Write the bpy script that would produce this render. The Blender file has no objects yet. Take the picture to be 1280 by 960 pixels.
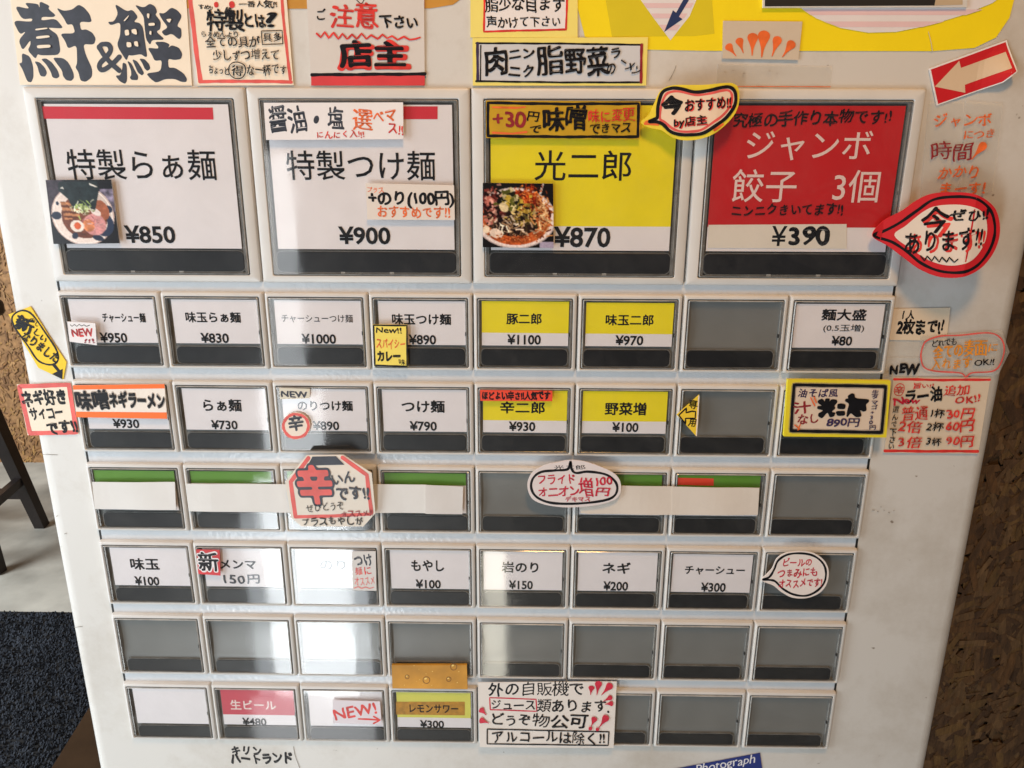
import bpy, bmesh, math, random
import numpy as np
from mathutils import Vector, Matrix
random.seed(7); RNG = np.random.default_rng(7)
scene = bpy.context.scene
COL = scene.collection

# ------------------------------------------------------------------ camera
S = 0.05                      # one small-button column pitch, metres
Z0 = 1.25                     # height of the top of the first small row
F_PX = 932.77
def _rot(a, b, c):
    ca, sa, cb, sb, cc, sc = math.cos(a), math.sin(a), math.cos(b), math.sin(b), math.cos(c), math.sin(c)
    return (np.array([[1,0,0],[0,ca,-sa],[0,sa,ca]]) @ np.array([[cb,0,sb],[0,1,0],[-sb,0,cb]])
            @ np.array([[cc,-sc,0],[sc,cc,0],[0,0,1]]))
RC = _rot(0.2850, 0.0165, 0.0035)
TC = np.array([-0.3744, -0.8599, 7.0757])
def to_world(v): return Vector((v[0], v[2], -v[1]))
CAM = to_world((-RC.T @ TC) * S) + Vector((0, 0, Z0))
AX_R, AX_D, AX_F = to_world(RC[0]), to_world(RC[1]), to_world(RC[2])
cam_d = bpy.data.cameras.new('camera'); cam = bpy.data.objects.new('camera', cam_d); COL.objects.link(cam)
M = Matrix.Identity(4)
for i in range(3):
    M[i][0] = AX_R[i]; M[i][1] = -AX_D[i]; M[i][2] = -AX_F[i]; M[i][3] = CAM[i]
cam.matrix_world = M
cam_d.sensor_width = 36; cam_d.lens = F_PX / 1280 * 36
cam_d.clip_start = 0.01; cam_d.clip_end = 60
scene.camera = cam

# ------------------------------------------------------------------ light
world = bpy.data.worlds.new('World'); scene.world = world; world.use_nodes = True
WB = world.node_tree.nodes['Background']
WB.inputs[0].default_value = (0.88, 0.90, 0.98, 1); WB.inputs[1].default_value = 0.095
scene.view_settings.view_transform = 'Standard'; scene.view_settings.look = 'None'
scene.view_settings.exposure = 0.0; scene.view_settings.gamma = 1.0
def area(name, loc, target, sx, sy, radiance, color, spread=180):
    d = bpy.data.lights.new(name, 'AREA'); d.shape = 'RECTANGLE'; d.size = sx; d.size_y = sy
    d.energy = radiance * math.pi * sx * sy; d.color = color; d.spread = math.radians(spread)
    o = bpy.data.objects.new(name, d); COL.objects.link(o); o.location = loc
    o.rotation_euler = (Vector(target) - Vector(loc)).to_track_quat('-Z', 'Y').to_euler()
    return o
def ray(px, py): return (AX_F + AX_R * ((px-640)/F_PX) + AX_D * ((py-480)/F_PX))
def mirror_pt(px, py, dist):
    """where a ray mirrored by the cover glass at this place of the panel meets the shop front, dist behind the panel's face"""
    d = ray(px, py); t = (0.0 - CAM.y) / d.y; p = CAM + d*t
    k = dist / d.y
    return Vector((p.x + d.x*k, -dist, p.z + d.z*k))
def doorway(name, x0, x1, y0, y1, dist, rad, col):
    a, b, c, d = mirror_pt(x0,y0,dist), mirror_pt(x1,y0,dist), mirror_pt(x0,y1,dist), mirror_pt(x1,y1,dist)
    cx = (a+b+c+d)/4; w = ((b-a).length + (d-c).length)/2; h = ((c-a).length + (d-b).length)/2
    return area(name, cx, cx + Vector((0,1,0)), w, h, rad, col)
doorway('door_daylight', 334, 440, 600, 868, 1.02, 15.5, (0.92, 0.97, 1.0))
doorway('door_daylight_edge', 440, 460, 600, 860, 1.03, 6.0, (0.88, 0.95, 1.0))
doorway('door_daylight_side', 312, 334, 640, 868, 1.03, 4.0, (0.88, 0.95, 1.0))
doorway('door_sill_light', 322, 470, 872, 1010, 0.98, 3.6, (0.94, 0.97, 1.0))
doorway('door_daylight_high', 330, 404, 480, 596, 1.04, 8.0, (0.92, 0.97, 1.0))
doorway('door_daylight_upper', 320, 374, 190, 476, 1.04, 5.0, (0.92, 0.97, 1.0))
doorway('side_glass_daylight', 604, 632, 690, 860, 1.06, 9.0, (1.0, 0.95, 0.80))
area('window_left', (-0.68, -0.42, 1.24), (-0.14, 0, 1.17), 0.36, 0.8, 4.9, (0.84, 0.93, 1.0))
area('ceiling_lamp', (0.10, -0.50, 2.00), (0.14, 0, 1.3), 0.14, 0.14, 78.0, (1.0, 0.53, 0.17))
area('room_daylight', (-3.6, 0.2, 2.4), (-1.8, 2.2, 0.4), 1.6, 1.6, 22.0, (0.95, 0.97, 1.0))  # added fill lamp, brightens the far wall and floor at the left

# ------------------------------------------------------------------ pixel -> panel
def plane_pt(px, py, h=0.0):
    d = ray(px, py); t = (-h - CAM.y) / d.y
    return np.array([CAM.x + d.x*t, CAM.z + d.z*t])
def floor_pt(px, py, z=0.0):
    d = ray(px, py); t = (z - CAM.z)/d.z; p = CAM + d*t
    return Vector((p.x, p.y, z))
def wall_pt(px, py, y):
    d = ray(px, py); t = (y - CAM.y)/d.y
    return CAM + d*t

# ------------------------------------------------------------------ materials
def lin(r, g, b):
    f = lambda c: (c/255/12.92) if c/255 <= 0.04045 else ((c/255+0.055)/1.055)**2.4
    return (f(r), f(g), f(b), 1)
MATS = {}
def mat(name, col, rough=0.5, spec=0.5, noise=0.0, nscale=200, bump=0.0, bscale=900, metal=0.0, clear=0.0, coat=0.0, dist=0.0003):
    if name in MATS: return MATS[name]
    m = bpy.data.materials.new(name); m.use_nodes = True; nt = m.node_tree; b = nt.nodes['Principled BSDF']
    if len(col) == 3: col = tuple(col) + (1,)
    b.inputs['Base Color'].default_value = col; b.inputs['Roughness'].default_value = rough
    b.inputs['Metallic'].default_value = metal; b.inputs['Specular IOR Level'].default_value = spec
    if coat: b.inputs['Coat Weight'].default_value = coat; b.inputs['Coat Roughness'].default_value = 0.08
    tc = nt.nodes.new('ShaderNodeTexCoord')
    if noise:
        n = nt.nodes.new('ShaderNodeTexNoise'); n.inputs['Scale'].default_value = nscale; n.inputs['Detail'].default_value = 6
        nt.links.new(tc.outputs['Object'], n.inputs['Vector'])
        r = nt.nodes.new('ShaderNodeMapRange'); r.inputs[1].default_value = 0.3; r.inputs[2].default_value = 0.7
        r.inputs[3].default_value = 1-noise; r.inputs[4].default_value = 1+noise*0.6
        nt.links.new(n.outputs['Fac'], r.inputs[0])
        mx = nt.nodes.new('ShaderNodeMix'); mx.data_type = 'RGBA'; mx.blend_type = 'MULTIPLY'; mx.inputs[0].default_value = 1
        mx.inputs[6].default_value = col; nt.links.new(r.outputs[0], mx.inputs[7]); nt.links.new(mx.outputs[2], b.inputs['Base Color'])
    if bump:
        n = nt.nodes.new('ShaderNodeTexNoise'); n.inputs['Scale'].default_value = bscale; n.inputs['Detail'].default_value = 3
        nt.links.new(tc.outputs['Object'], n.inputs['Vector'])
        bp = nt.nodes.new('ShaderNodeBump'); bp.inputs['Strength'].default_value = bump; bp.inputs['Distance'].default_value = dist
        nt.links.new(n.outputs['Fac'], bp.inputs['Height']); nt.links.new(bp.outputs[0], b.inputs['Normal'])
    if clear:
        out = nt.nodes['Material Output']; t = nt.nodes.new('ShaderNodeBsdfTransparent'); ms = nt.nodes.new('ShaderNodeMixShader')
        ms.inputs[0].default_value = 1-clear
        nt.links.new(t.outputs[0], ms.inputs[1]); nt.links.new(b.outputs[0], ms.inputs[2]); nt.links.new(ms.outputs[0], out.inputs['Surface'])
    MATS[name] = m; return m

def body_mat():
    m = mat('enamel_white', (0.77, 0.745, 0.70), 0.38, 0.5, 0, bump=0.25, bscale=260, dist=0.0002)
    nt = m.node_tree; b = nt.nodes['Principled BSDF']; tc = nt.nodes.new('ShaderNodeTexCoord')
    n = nt.nodes.new('ShaderNodeTexNoise'); n.inputs['Scale'].default_value = 14; n.inputs['Detail'].default_value = 9; n.inputs['Roughness'].default_value = 0.7
    nt.links.new(tc.outputs['Object'], n.inputs['Vector'])
    r = nt.nodes.new('ShaderNodeValToRGB'); r.color_ramp.elements[0].position = 0.28; r.color_ramp.elements[0].color = (0.52, 0.485, 0.43, 1)
    r.color_ramp.elements[1].position = 0.52; r.color_ramp.elements[1].color = (0.655, 0.64, 0.605, 1)
    nt.links.new(n.outputs['Fac'], r.inputs[0]); nt.links.new(r.outputs[0], b.inputs['Base Color'])
    # rare specks of grime
    v = nt.nodes.new('ShaderNodeTexNoise'); v.inputs['Scale'].default_value = 150; v.inputs['Detail'].default_value = 2
    nt.links.new(tc.outputs['Object'], v.inputs['Vector'])
    rr = nt.nodes.new('ShaderNodeMapRange'); rr.inputs[1].default_value = 0.735; rr.inputs[2].default_value = 0.77
    nt.links.new(v.outputs['Fac'], rr.inputs[0])
    mx = nt.nodes.new('ShaderNodeMix'); mx.data_type = 'RGBA'; nt.links.new(rr.outputs[0], mx.inputs[0])
    nt.links.new(r.outputs[0], mx.inputs[6]); mx.inputs[7].default_value = (0.25, 0.21, 0.17, 1)
    nt.links.new(mx.outputs[2], b.inputs['Base Color'])
    return m
BODY = body_mat()
BEZEL = mat('bezel_plastic', (0.66, 0.65, 0.625), 0.34, 0.5, 0.05, 60, bump=0.12, bscale=700)
STRIP = mat('strip_plastic', (0.64, 0.66, 0.68), 0.22, 0.5, 0.04, 80, bump=0.5, bscale=420, dist=0.0004)
GASKET = mat('gasket_rubber', (0.03, 0.028, 0.026), 0.4, 0.5, 0.3, 120)
DARK = mat('black_gap', (0.012, 0.011, 0.01), 0.6)
BACK = mat('back_plate_grey', (0.20, 0.205, 0.20), 0.3, 0.5, 0.12, 30)
BACKD = mat('back_plate_dark', (0.085, 0.08, 0.072), 0.3, 0.5, 0.3, 60)
BLACKP = mat('smoked_black', (0.016, 0.016, 0.018), 0.38, 0.35, 0.25, 90, bump=0.1, bscale=1500)
RIM = mat('clear_rim', (0.34, 0.34, 0.33), 0.16, 0.7, 0.35, 140, clear=0.5)
RIM2 = mat('clear_rim_edge', (0.62, 0.62, 0.60), 0.1, 0.8, 0.3, 200, clear=0.35)
def glass():
    m = bpy.data.materials.new('acrylic_cover'); m.use_nodes = True; nt = m.node_tree; nt.nodes.clear()
    out = nt.nodes.new('ShaderNodeOutputMaterial'); tr = nt.nodes.new('ShaderNodeBsdfTransparent'); gl = nt.nodes.new('ShaderNodeBsdfGlossy')
    tr.inputs[0].default_value = (0.96, 0.965, 0.96, 1)
    tc = nt.nodes.new('ShaderNodeTexCoord'); n = nt.nodes.new('ShaderNodeTexNoise'); n.inputs['Scale'].default_value = 55; n.inputs['Detail'].default_value = 7
    nt.links.new(tc.outputs['Object'], n.inputs['Vector'])
    r = nt.nodes.new('ShaderNodeMapRange'); r.inputs[1].default_value = 0.35; r.inputs[2].default_value = 0.75; r.inputs[3].default_value = 0.035; r.inputs[4].default_value = 0.10
    nt.links.new(n.outputs['Fac'], r.inputs[0]); nt.links.new(r.outputs[0], gl.inputs['Roughness'])
    n2 = nt.nodes.new('ShaderNodeTexNoise'); n2.inputs['Scale'].default_value = 35; nt.links.new(tc.outputs['Object'], n2.inputs['Vector'])
    bp = nt.nodes.new('ShaderNodeBump'); bp.inputs['Strength'].default_value = 0.10; bp.inputs['Distance'].default_value = 0.0004
    nt.links.new(n2.outputs['Fac'], bp.inputs['Height']); nt.links.new(bp.outputs[0], gl.inputs['Normal'])
    fr = nt.nodes.new('ShaderNodeLayerWeight'); pw = nt.nodes.new('ShaderNodeMath'); pw.operation = 'POWER'; pw.inputs[1].default_value = 5
    nt.links.new(fr.outputs['Facing'], pw.inputs[0])
    ad = nt.nodes.new('ShaderNodeMath'); ad.operation = 'MULTIPLY_ADD'; ad.inputs[1].default_value = 0.9; ad.inputs[2].default_value = 0.07; nt.links.new(pw.outputs[0], ad.inputs[0])
    ms = nt.nodes.new('ShaderNodeMixShader'); nt.links.new(ad.outputs[0], ms.inputs[0]); nt.links.new(tr.outputs[0], ms.inputs[1]); nt.links.new(gl.outputs[0], ms.inputs[2])
    df = nt.nodes.new('ShaderNodeBsdfDiffuse'); df.inputs[0].default_value = (0.62, 0.60, 0.56, 1)
    sc = nt.nodes.new('ShaderNodeTexNoise'); sc.inputs['Scale'].default_value = 26; sc.inputs['Detail'].default_value = 12; sc.inputs['Roughness'].default_value = 0.8; sc.inputs['Distortion'].default_value = 2.5
    gp = nt.nodes.new('ShaderNodeNewGeometry'); nt.links.new(gp.outputs['Position'], sc.inputs['Vector']); nt.links.new(gp.outputs['Position'], n.inputs['Vector']); nt.links.new(gp.outputs['Position'], n2.inputs['Vector'])
    dm = nt.nodes.new('ShaderNodeMapRange'); dm.inputs[1].default_value = 0.45; dm.inputs[2].default_value = 0.78; dm.inputs[3].default_value = 0.0; dm.inputs[4].default_value = 0.035
    nt.links.new(sc.outputs['Fac'], dm.inputs[0]); m2 = nt.nodes.new('ShaderNodeMixShader'); nt.links.new(dm.outputs[0], m2.inputs[0])
    nt.links.new(ms.outputs[0], m2.inputs[1]); nt.links.new(df.outputs[0], m2.inputs[2])
    nt.links.new(m2.outputs[0], out.inputs['Surface']); return m
GLASS = glass()
def tape():
    m = mat('clear_tape', (0.74, 0.70, 0.62), 0.22, 0.5, 0.1, 60, clear=0.84); return m
def P_(name, rgb, **k):
    k.setdefault('rough', 0.55); k.setdefault('noise', 0.035); k.setdefault('nscale', 60); k.setdefault('bump', 0.15); k.setdefault('bscale', 500)
    return mat(name, lin(*rgb), **k)
WHITEP = P_('paper_white', (234, 230, 230)); CREAM = P_('paper_cream', (240, 226, 204)); GREYP = P_('paper_grey', (212, 206, 200))
CARD = P_('card_white', (238, 233, 236), bump=0.05); YEL = P_('card_yellow', (246, 228, 18), bump=0.05, noise=0.05)
YELP = P_('paper_yellow', (240, 224, 120)); YELS = P_('sticker_yellow', (245, 205, 15)); OCH = P_('paper_ochre', (196, 154, 20), noise=0.12, nscale=120)
LEMON = P_('poster_yellow', (246, 222, 10)); OLIVE = P_('poster_olive', (218, 200, 26)); POSTER_EDGE = P_('poster_edge', (206, 196, 190))
PINKS = P_('poster_pink', (226, 196, 200)); PALES = P_('poster_pale', (226, 222, 224)); GOLD = P_('window_gold', (196, 140, 52), noise=0.2)
RED = P_('card_red', (200, 22, 28), bump=0.05); REDB = P_('bar_red', (214, 40, 58), bump=0.03); BEER = P_('card_rose', (206, 70, 88)); GREEN = P_('card_green', (96, 150, 40), noise=0.07)
ORED = P_('card_orange_red', (236, 70, 40)); ORANGE = P_('band_orange', (246, 112, 24)); STKRED = P_('sticker_red', (200, 24, 34), noise=0.1)
BLUE = P_('sticker_blue', (30, 48, 124)); NAVY = P_('print_navy', (24, 48, 96)); CARDED = P_('card_edge', (196, 180, 150))
def I_(name, rgb, **k):
    k.setdefault('rough', 0.45); k.setdefault('noise', 0.25); k.setdefault('nscale', 260); return mat(name, lin(*rgb), **k)
INK = I_('ink_black', (22, 21, 25), spec=0.25); PRN = mat('print_black', lin(22, 22, 26), 0.6, 0.2); INKG = I_('ink_grey_black', (52, 55, 66), noise=0.3)
REDI = I_('ink_red', (222, 56, 48), noise=0.35, nscale=160); ORI = I_('ink_orange', (238, 112, 52), noise=0.25, nscale=180); DRED = I_('ink_dark_red', (150, 34, 44))
AMB = I_('ink_amber', (236, 150, 40)); PINKI = I_('ink_pink_red', (228, 92, 84), noise=0.2, nscale=120); WINK = mat('print_white', lin(238, 214, 210), 0.5)
CRIM = I_('ink_crimson', (206, 34, 62)); PURP = I_('ink_purple', (58, 44, 84))
GLOW = mat('ink_halo', lin(150, 140, 132), 0.6, clear=0.55)

# ------------------------------------------------------------------ objects
def tag(o, label=None, cat=None, group=None, kind=None):
    if label: o['label'] = label
    if cat: o['category'] = cat
    if group: o['group'] = group
    if kind: o['kind'] = kind
    return o
def wpos(o):
    p = Vector((0,0,0))
    while o is not None: p += o.location; o = o.parent
    return p
def link(name, me, parent=None, loc=(0,0,0)):
    o = bpy.data.objects.new(name, me); COL.objects.link(o); o.location = loc
    if parent: o.parent = parent
    return o
def mesh_obj(name, verts, faces, m, parent=None, world=True, smooth=False):
    """verts in world coordinates; stored relative to the parent"""
    me = bpy.data.meshes.new(name)
    if world and parent is not None:
        off = wpos(parent); verts = [(v[0]-off.x, v[1]-off.y, v[2]-off.z) for v in verts]
    me.from_pydata([tuple(v) for v in verts], [], faces)
    if m is not None: me.materials.append(m)
    if smooth: me.polygons.foreach_set('use_smooth', [True]*len(me.polygons))
    me.update(); return link(name, me, parent)
def empty(name, loc, label=None, cat=None, group=None, kind=None):
    o = bpy.data.objects.new(name, None); COL.objects.link(o); o.location = loc; o.empty_display_size = 0.01
    return tag(o, label, cat, group, kind)
def box(x0, x1, y0, y1, z0, z1):
    v = [(x0,y0,z0),(x1,y0,z0),(x1,y1,z0),(x0,y1,z0),(x0,y0,z1),(x1,y0,z1),(x1,y1,z1),(x0,y1,z1)]
    f = [(0,3,2,1),(4,5,6,7),(0,1,5,4),(1,2,6,5),(2,3,7,6),(3,0,4,7)]
    return v, f
def bm_obj(name, bm, m, parent=None, smooth=False):
    me = bpy.data.meshes.new(name); bm.to_mesh(me); bm.free()
    if m: me.materials.append(m)
    if smooth: me.polygons.foreach_set('use_smooth', [True]*len(me.polygons))
    o = link(name, me, parent)
    if parent is not None:
        off = wpos(parent)
        me.transform(Matrix.Translation(-off))
    return o

# ------------------------------------------------------------------ glyphs
_tc = bpy.data.curves.new('t', 'FONT'); _to = bpy.data.objects.new('t', _tc); COL.objects.link(_to)
_tc.resolution_u = 3
def text_mesh(s):
    _tc.body = s; bpy.context.view_layer.update()
    dg = bpy.context.evaluated_depsgraph_get(); me = bpy.data.meshes.new_from_object(_to.evaluated_get(dg))
    v = np.array([x.co[:2] for x in me.vertices]) if len(me.vertices) else np.zeros((0,2))
    me.calc_loop_triangles(); f = [tuple(t.vertices) for t in me.loop_triangles]
    bpy.data.meshes.remove(me); return v, f
_w = lambda s: (lambda v: v[:,0].max()-v[:,0].min())(text_mesh(s)[0])
W2 = _w('口口'); W1 = _w('口'); EM = W2-W1
_kv = text_mesh('口')[0]; KX0 = _kv[:,0].min(); BASE = (_kv[:,1].max()+_kv[:,1].min())/2   # vertical centre of a kanji
_adv = {}
def adv(ch):
    if ord(ch) > 0x2e80: return 1.0
    if ch not in _adv: _adv[ch] = (_w('口'+ch+'口') - W2)/EM
    return _adv[ch]
NG = 60; LO = -0.2; HI = 1.2
_ras = {}
def raster(ch):
    if ch in _ras: return _ras[ch]
    v, f = text_mesh(ch); n = int(NG*(HI-LO)); sub = 2; g = np.zeros((n*sub, n*sub), bool)
    if len(v):
        q = np.empty_like(v); q[:,0] = v[:,0]/EM; q[:,1] = (v[:,1]-BASE)/EM + 0.5
        q = (q-LO)*NG*sub
        for t in f:
            a, b, c = q[t[0]], q[t[1]], q[t[2]]
            mn = np.floor(np.minimum(np.minimum(a,b),c)).astype(int); mx = np.ceil(np.maximum(np.maximum(a,b),c)).astype(int)
            mn = np.maximum(mn, 0); mx = np.minimum(mx, n*sub-1)
            if (mx < mn).any(): continue
            X, Y = np.meshgrid(np.arange(mn[0], mx[0]+1)+.5, np.arange(mn[1], mx[1]+1)+.5)
            d = (b[0]-a[0])*(c[1]-a[1])-(b[1]-a[1])*(c[0]-a[0])
            if abs(d) < 1e-9: continue
            w1 = ((b[0]-X)*(c[1]-Y)-(b[1]-Y)*(c[0]-X))/d; w2 = ((c[0]-X)*(a[1]-Y)-(c[1]-Y)*(a[0]-X))/d; w3 = 1-w1-w2
            g[mn[1]:mx[1]+1, mn[0]:mx[0]+1] |= (w1 >= -1e-6) & (w2 >= -1e-6) & (w3 >= -1e-6)
    r = g.reshape(n, sub, n, sub).mean((1,3)).astype(float); _ras[ch] = r; return r
def dilate(g, r, ry=None):
    """thickens strokes; broad-nib marker: thicker sideways (r) than up and down (ry)"""
    ry = r if ry is None else ry
    if r <= 0: return g
    o = g.copy(); k = int(math.ceil(max(r, ry)))
    for dy in range(-k, k+1):
        for dx in range(-k, k+1):
            if (dx or dy) and (dx/max(r, .3))**2+(dy/max(ry, .3))**2 <= 1.05:
                o = np.maximum(o, np.roll(np.roll(g, dy, 0), dx, 1))
    return o
def blur(g, s):
    k = int(3*s)+1; w = np.exp(-0.5*(np.arange(-k, k+1)/s)**2); w /= w.sum()
    g = sum(np.roll(g, i, 0)*w[i+k] for i in range(-k, k+1)); return sum(np.roll(g, i, 1)*w[i+k] for i in range(-k, k+1))
def contour_fill(F, t):
    """marching squares: filled polygons of F>t; returns verts (grid units), faces"""
    I = F > t; n0, n1 = F.shape; V = []; Fc = []
    full = I[:-1,:-1] & I[1:,:-1] & I[:-1,1:] & I[1:,1:]; anyc = I[:-1,:-1] | I[1:,:-1] | I[:-1,1:] | I[1:,1:]
    for j in range(n0-1):
        row = full[j]; i = 0; idx = np.flatnonzero(row)
        if len(idx):
            for run in np.split(idx, np.flatnonzero(np.diff(idx) > 1)+1):
                a, b = run[0], run[-1]+1; k = len(V); V += [(a,j),(b,j),(b,j+1),(a,j+1)]; Fc.append((k,k+1,k+2,k+3))
        for i in np.flatnonzero(anyc[j] & ~row):
            cs = [(i,j),(i+1,j),(i+1,j+1),(i,j+1)]; vals = [F[y,x] for x,y in cs]; k = len(V); poly = []
            for q in range(4):
                v0, v1 = vals[q], vals[(q+1)%4]; p0, p1 = cs[q], cs[(q+1)%4]
                if v0 > t: poly.append(p0)
                if (v0 > t) != (v1 > t):
                    s = (t-v0)/(v1-v0); poly.append((p0[0]+(p1[0]-p0[0])*s, p0[1]+(p1[1]-p0[1])*s))
            if len(poly) >= 3: V += poly; Fc.append(tuple(range(k, k+len(poly))))
    return np.array(V, float).reshape(-1,2), Fc
_ink = {}
def ink(ch, w):
    key = (ch, w)
    if key not in _ink:
        g = raster(ch); dens = g.sum()/NG**2
        if w < 0: w = -w; dens = 0.0
        q = min(1.0, max(0.28, 1-(dens-0.24)*4.0)); wx = w*NG/46*(0.45+0.55*q); wy = w*NG/46*q
        F = blur(dilate(g, wx, wy), 1.0 + 0.13*wy)
        v, f = contour_fill(F, 0.42); v = (v+0.5)/NG + LO if len(v) else v; _ink[key] = (v, f)
    return _ink[key]

# ------------------------------------------------------------------ flat work on the panel
GROUPS = {'note': 'handwritten notes along the top', 'speech_bubble_note': 'speech bubble notes', 'small_note': 'small handwritten slips', 'small_tag': 'small tags on the buttons',
          'menu_strip': 'strips on the large cards', 'photo_print': 'food photos on the large cards', 'cover_strip': 'white strips over the green cards', 'tape_piece': 'bits of clear tape'}
class Sheet:
    """something flat that lies on the panel; h = height of its face, bend(x,z) = how far it stands off"""
    def __init__(s, name, label, cat, anchor, h, group=None, parent=None, bend=None):
        s.h = h; s.bend = bend; a = plane_pt(*anchor, h); s.z = 0.00005; s.acc = {}; s.order = []
        s.root = parent if parent is not None else empty(name, (a[0], -h, a[1]), label, cat, group or GROUPS.get(name))
        s.n = 0
    def p(s, px, py): return plane_pt(px, py, s.h)
    def w(s, xz, dh): return (xz[0], -(s.h + dh + (s.bend(xz[0], xz[1]) if s.bend else 0)), xz[1])
    def layer(s): s.n += 1; return 0.00004*s.n
    def put(s, name, m, V, F, dh):
        key = (name, m.name)
        if key not in s.acc: s.acc[key] = ([], [], m); s.order.append(key)
        vs, fs, _ = s.acc[key]; k = len(vs); vs += [s.w(v, dh) for v in V]; fs += [tuple(i+k for i in f) for f in F]
    def done(s):
        out = []
        for key in s.order:
            vs, fs, m = s.acc[key]
            if not vs: continue
            out.append(mesh_obj(key[0].split('#')[0], vs, fs, m, s.root))
        return out
    def paper(s, poly, m, name='paper', thick=0.0003, smooth=False, n=10, fillet=0, dh=0.0):
        pts = [s.p(*q) for q in (catmull(poly) if smooth else poly)]
        bm = bmesh.new(); vs = [bm.verts.new((q[0], 0, q[1])) for q in pts]; f = bm.faces.new(vs)
        if s.bend:
            xs = [q[0] for q in pts]; zs = [q[1] for q in pts]
            for i in range(1, n):
                for ax, lo, hi in ((0, min(xs), max(xs)), (2, min(zs), max(zs))):
                    co = [0,0,0]; no = [0,0,0]; co[ax] = lo+(hi-lo)*i/n; no[ax] = 1
                    bmesh.ops.bisect_plane(bm, geom=bm.verts[:]+bm.edges[:]+bm.faces[:], plane_co=co, plane_no=no)
        bmesh.ops.triangulate(bm, faces=bm.faces[:])
        r = bmesh.ops.extrude_face_region(bm, geom=bm.faces[:]); top = {v for v in r['geom'] if isinstance(v, bmesh.types.BMVert)}
        for v in bm.verts:
            b = s.bend(v.co.x, v.co.z) if s.bend else 0
            v.co.y = -(s.h + b + dh) + (0 if v in top else thick)
        bmesh.ops.recalc_face_normals(bm, faces=bm.faces[:])
        return bm_obj(name, bm, m, s.root)
    def fill(s, poly, m, name='print', smooth=False, dh=None):
        pts = [s.p(*q) for q in (catmull(poly) if smooth else poly)]
        dh = s.layer() if dh is None else dh
        if s.bend:
            bm = bmesh.new(); vs = [bm.verts.new((q[0], 0, q[1])) for q in pts]; bm.faces.new(vs); n = 14
            xs = [q[0] for q in pts]; zs = [q[1] for q in pts]
            for i in range(1, n):
                for ax, lo, hi in ((0, min(xs), max(xs)), (2, min(zs), max(zs))):
                    co = [0,0,0]; no = [0,0,0]; co[ax] = lo+(hi-lo)*i/n; no[ax] = 1
                    bmesh.ops.bisect_plane(bm, geom=bm.verts[:]+bm.edges[:]+bm.faces[:], plane_co=co, plane_no=no)
            bmesh.ops.triangulate(bm, faces=bm.faces[:])
            bm.verts.index_update(); s.put(name, m, [(v.co.x, v.co.z) for v in bm.verts], [tuple(v.index for v in f.verts) for f in bm.faces], dh); bm.free()
        else: s.put(name, m, pts, [tuple(range(len(pts)))], dh)
    def stroke(s, pts, w, m, name='line', closed=False, smooth=False, wob=0.12, dh=None):
        """marker line, w in photo pixels, drawn as a chain of overlapping dabs joined into one ribbon"""
        dh = s.layer() if dh is None else dh
        P = pts
        if smooth: P = catmull(pts, closed=closed, k=8)
        elif closed: P = list(pts)+[pts[0]]
        if smooth and closed: P = P+[P[0]]
        # resample
        Q = []
        for a, b in zip(P[:-1], P[1:]):
            L = math.hypot(b[0]-a[0], b[1]-a[1]); n = max(1, int(L/2.0))
            Q += [(a[0]+(b[0]-a[0])*i/n, a[1]+(b[1]-a[1])*i/n) for i in range(n)]
        Q.append(P[-1]); Q = np.array(Q, float)
        # drop duplicates
        keep = [0]+[i for i in range(1, len(Q)) if np.hypot(*(Q[i]-Q[i-1])) > 0.15]; Q = Q[keep]
        if len(Q) < 2: return
        T = np.gradient(Q, axis=0)
        if closed: T[0] = T[-1] = (Q[1]-Q[-2])
        T /= np.maximum(np.hypot(T[:,0], T[:,1]), 1e-6)[:,None]; N = np.stack([-T[:,1], T[:,0]], 1)
        ph = RNG.uniform(0, 6.28, 3); i = np.arange(len(Q))
        ww = w/2*(1+wob*(np.sin(i*0.35+ph[0])+0.6*np.sin(i*0.83+ph[1]))/1.3); off = w*0.10*wob*4*np.sin(i*0.21+ph[2])
        if closed:
            fade = np.minimum(1, np.minimum(i, len(Q)-1-i)/4.0); ww = w/2+(ww-w/2)*fade; off = off*fade
        A = Q+N*(off+ww)[:,None]; B = Q+N*(off-ww)[:,None]
        V = [s.p(*a) for a in A]+[s.p(*b) for b in B]; n = len(Q); F = [(k, k+1, n+k+1, n+k) for k in range(n-1)]
        s.put(name, m, V, F, dh)
        if not closed:
            for e, t in ((0, -1), (n-1, 1)):
                c = Q[e]+N[e]*off[e]; a0 = math.atan2(N[e][1], N[e][0]); r = ww[e]
                cap = [s.p(c[0]+r*math.cos(a0-t*math.pi*k/6), c[1]+r*math.sin(a0-t*math.pi*k/6)) for k in range(7)]
                s.put(name, m, cap, [tuple(range(7))], dh)
    def hand(s, txt, x0, y0, x1, y1, h, m, w=1.0, jit=1.0, name='lettering', dh=None, vertical=False, lean=0.0):
        """handwriting along the line (x0,y0)-(x1,y1), h = letter height in photo pixels"""
        dh = s.layer() if dh is None else dh
        a = s.p(x0, y0); b = s.p(x1, y1); d = b-a; L = np.hypot(*d); d = d/L
        mid = ((x0+x1)/2, (y0+y1)/2)
        if vertical: right = np.array([-d[1], d[0]]); up = -d; hh = np.hypot(*(s.p(mid[0]+h/2, mid[1])-s.p(mid[0]-h/2, mid[1])))
        else: right = d; up = np.array([-d[1], d[0]]); hh = np.hypot(*(s.p(mid[0], mid[1]-h/2)-s.p(mid[0], mid[1]+h/2)))
        adv_ = [1.0 if vertical else adv(c) for c in txt]; tot = sum(adv_); u = L/tot; pos = 0.0
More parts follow.
